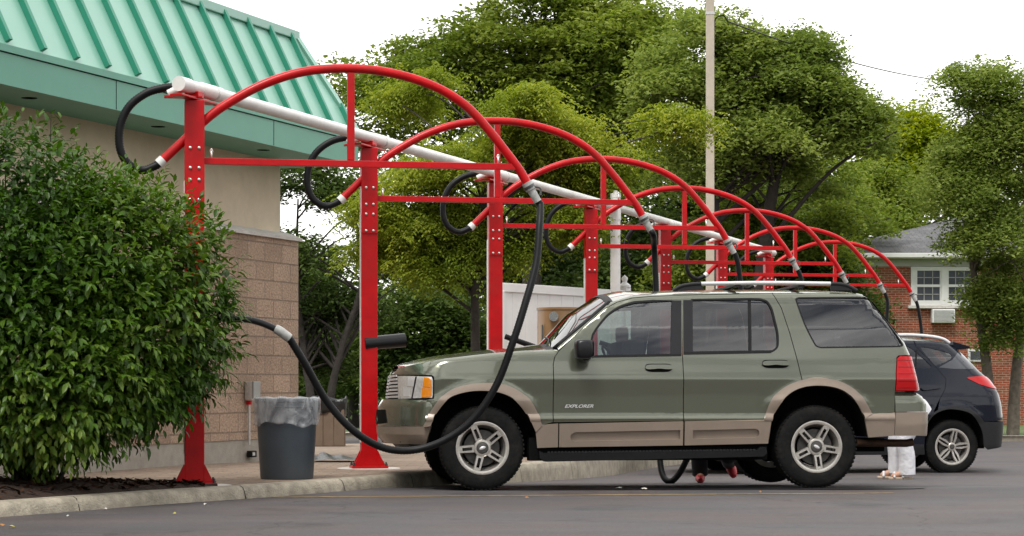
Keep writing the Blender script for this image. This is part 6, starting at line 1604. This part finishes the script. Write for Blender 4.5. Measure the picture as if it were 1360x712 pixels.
for (a, b, c_) in (((-.10, .06, .055), (-.105, -.06, .05), (-.115, -.20, .035)), ((.19, .12, .20), (.225, .08, .13), (.245, .04, .055))):
    bm = bmesh.new(); add_tube(bm, catmull([Vector(a), Vector(b), Vector(c_)], 5), [.038, .044, .048, .050, .050, .050, .048, .045, .040, .034, .022], 14); obj('shoe', bm, M['redcl'], pc, smooth=True, angle=60)
# far walker
YWk = 150; g2 = at(465, 0, YWk)
pk = thing('person', 'tiny figure in black top and white trousers walking in the far lot', 'person', (g2.x, YWk, zg(YWk)))
J = dict(pelvis=(0, 0, .92), waist=(0, 0, 1.08), chest=(.02, 0, 1.32), neck=(.03, 0, 1.5), head=(.05, 0, 1.62), crown=(.05, 0, 1.70), hipL=(0, -.09, .88), kneeL=(.18, -.09, .50), ankL=(.32, -.09, .12), toeL=(.46, -.09, .06), hipR=(0, .09, .88), kneeR=(-.08, .09, .50), ankR=(-.32, .09, .14), toeR=(-.24, .09, .03),
         shL=(.02, -.18, 1.40), elL=(-.08, -.22, 1.14), wrL=(.04, -.22, .94), haL=(.08, -.22, .87), shR=(.02, .18, 1.40), elR=(.10, .22, 1.14), wrR=(.26, .2, 1.0), haR=(.32, .2, .96))
person_body(pk, J); face(pk, (.05, 0, 1.62), (1, 0, 0), (0, 0, 1))
mesh_chain('trousers', [[((0, -.05, .95), .14), ((.02, -.09, .84), .11), ((.18, -.09, .50), .085), ((.31, -.09, .16), .075)], [((0, .05, .95), .14), ((0, .09, .84), .11), ((-.08, .09, .50), .085), ((-.30, .09, .17), .075)]], M['whitecl'], pk)
mesh_chain('top', [[((0, 0, .95), .15), ((0, 0, 1.15), .14), ((.02, 0, 1.38), .17), ((.03, 0, 1.46), .08)], [((.02, -.1, 1.40), .08), ((-.02, -.2, 1.30), .065), ((-.07, -.22, 1.16), .055)], [((.02, .1, 1.40), .08), ((.04, .2, 1.30), .065), ((.10, .22, 1.16), .055)]], M['blackcl'], pk)
mesh_chain('cap', [[((-.01, 0, 1.66), .09), ((.05, 0, 1.70), .10), ((.09, 0, 1.70), .06)]], M['whitecl'], pk)

# ------------------------------------------------------------------ small litter and a damp patch that also paints shade
LT = ['pale yellow leaf on the asphalt below the mulch bed edge', 'yellow leaf in the bottom left corner of the lot', 'orange leaf at the left edge of the lot', 'white scrap on the asphalt left of the first kerb joint', 'yellow leaf lying against the kerb before the first red post', 'white scrap on the asphalt in front of the first red post', 'larger white scrap at the dark patch under the suv doors', 'white scrap just under the suv running board', 'orange leaf beside the yellow line below the front wheel', 'orange leaf on the asphalt between the two suv wheels', 'white scrap on the asphalt in front of the mulch bed']
for k, (px, py, sz, c) in enumerate([(232, 684, .022, 'y'), (16, 702, .03, 'y'), (2, 700, .03, 'o'), (90, 688, .015, 'w'), (208, 666, .035, 'y'), (272, 672, .02, 'w'), (856, 651, .04, 'w'), (822, 650, .05, 'w'), (700, 663, .02, 'o'), (1010, 655, .015, 'o'), (140, 678, .018, 'w')]):
    D = CAMZ*FPX/(py-HY); q = at(px, py, D)
    bm = bmesh.new(); n_ = 7; vs = []
    for i in range(n_):
        a = 6.283*i/n_; r = sz*(.6+.5*random.random())*(1 if i % 2 else .7); vs.append(bm.verts.new((r*math.cos(a), r*.7*math.sin(a), .006+.012*random.random())))
    cc = bm.verts.new((0, 0, .022))
    for i in range(n_): bm.faces.new((vs[i], vs[(i+1) % n_], cc))
    fix(bm)
    o_ = obj('fallen_leaf' if c != 'w' else 'paper_scrap', bm, {'y': mat('yellow_leaf_litter', (.42, .38, .08), .7), 'o': mat('orange_leaf_litter', (.40, .17, .04), .7), 'w': mat('white_scrap', (.6, .58, .52), .8)}[c])
    o_.location = (q.x, D, zg(D)+.001)
    tag(o_, LT[k], 'leaf' if c != 'w' else 'litter', 'fallen leaves on the asphalt' if c != 'w' else 'scraps on the asphalt')
wet = mat('damp_shade_asphalt', (.014, .013, .014), .5, var=.25, vscale=5, spec=.5)  # damp tone, its darkness also stands in for contact shade under the suv
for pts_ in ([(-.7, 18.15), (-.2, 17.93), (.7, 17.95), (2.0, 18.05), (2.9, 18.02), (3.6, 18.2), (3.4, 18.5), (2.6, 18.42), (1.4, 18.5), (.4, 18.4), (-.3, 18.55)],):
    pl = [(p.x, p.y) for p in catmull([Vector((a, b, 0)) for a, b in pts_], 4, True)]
    structure(poly_sheet('damp_shade_patch', pl, zg, .006, wet, cuts=(18.3,)))
# unseen trees added to darken reflections and cut low sky light

# added tree line behind and beside the camera (seen only in the car's windows and paint)
tree('woodland_screen', 'x', 'x', (0, -48, 0), [((x, -48+4*math.sin(x), 5.2+1.3*math.sin(x*.37)), 8, 3.5, 5.6+1.5*math.sin(x*.7), 1) for x in range(-88, 92, 9)]+[((-38, y, 5), 4, 8, 5.5, .8) for y in range(-40, -5, 11)]+[((52, y, 5.5), 4, 8, 6, .8) for y in range(-40, 36, 11)],
     LM['dark'], M['bark'], leaf=1.1, nleaf=24000, clump=2.2, trunk_r=.3, branches=20, shell=.2)
for o_ in bpy.data.objects:
    if o_.name.startswith('woodland_screen') and not o_.parent:
        for k_ in ('label', 'category'):
            if k_ in o_: del o_[k_]
        o_['kind'] = 'stuff'
        for c in o_.children: c['kind'] = 'stuff'
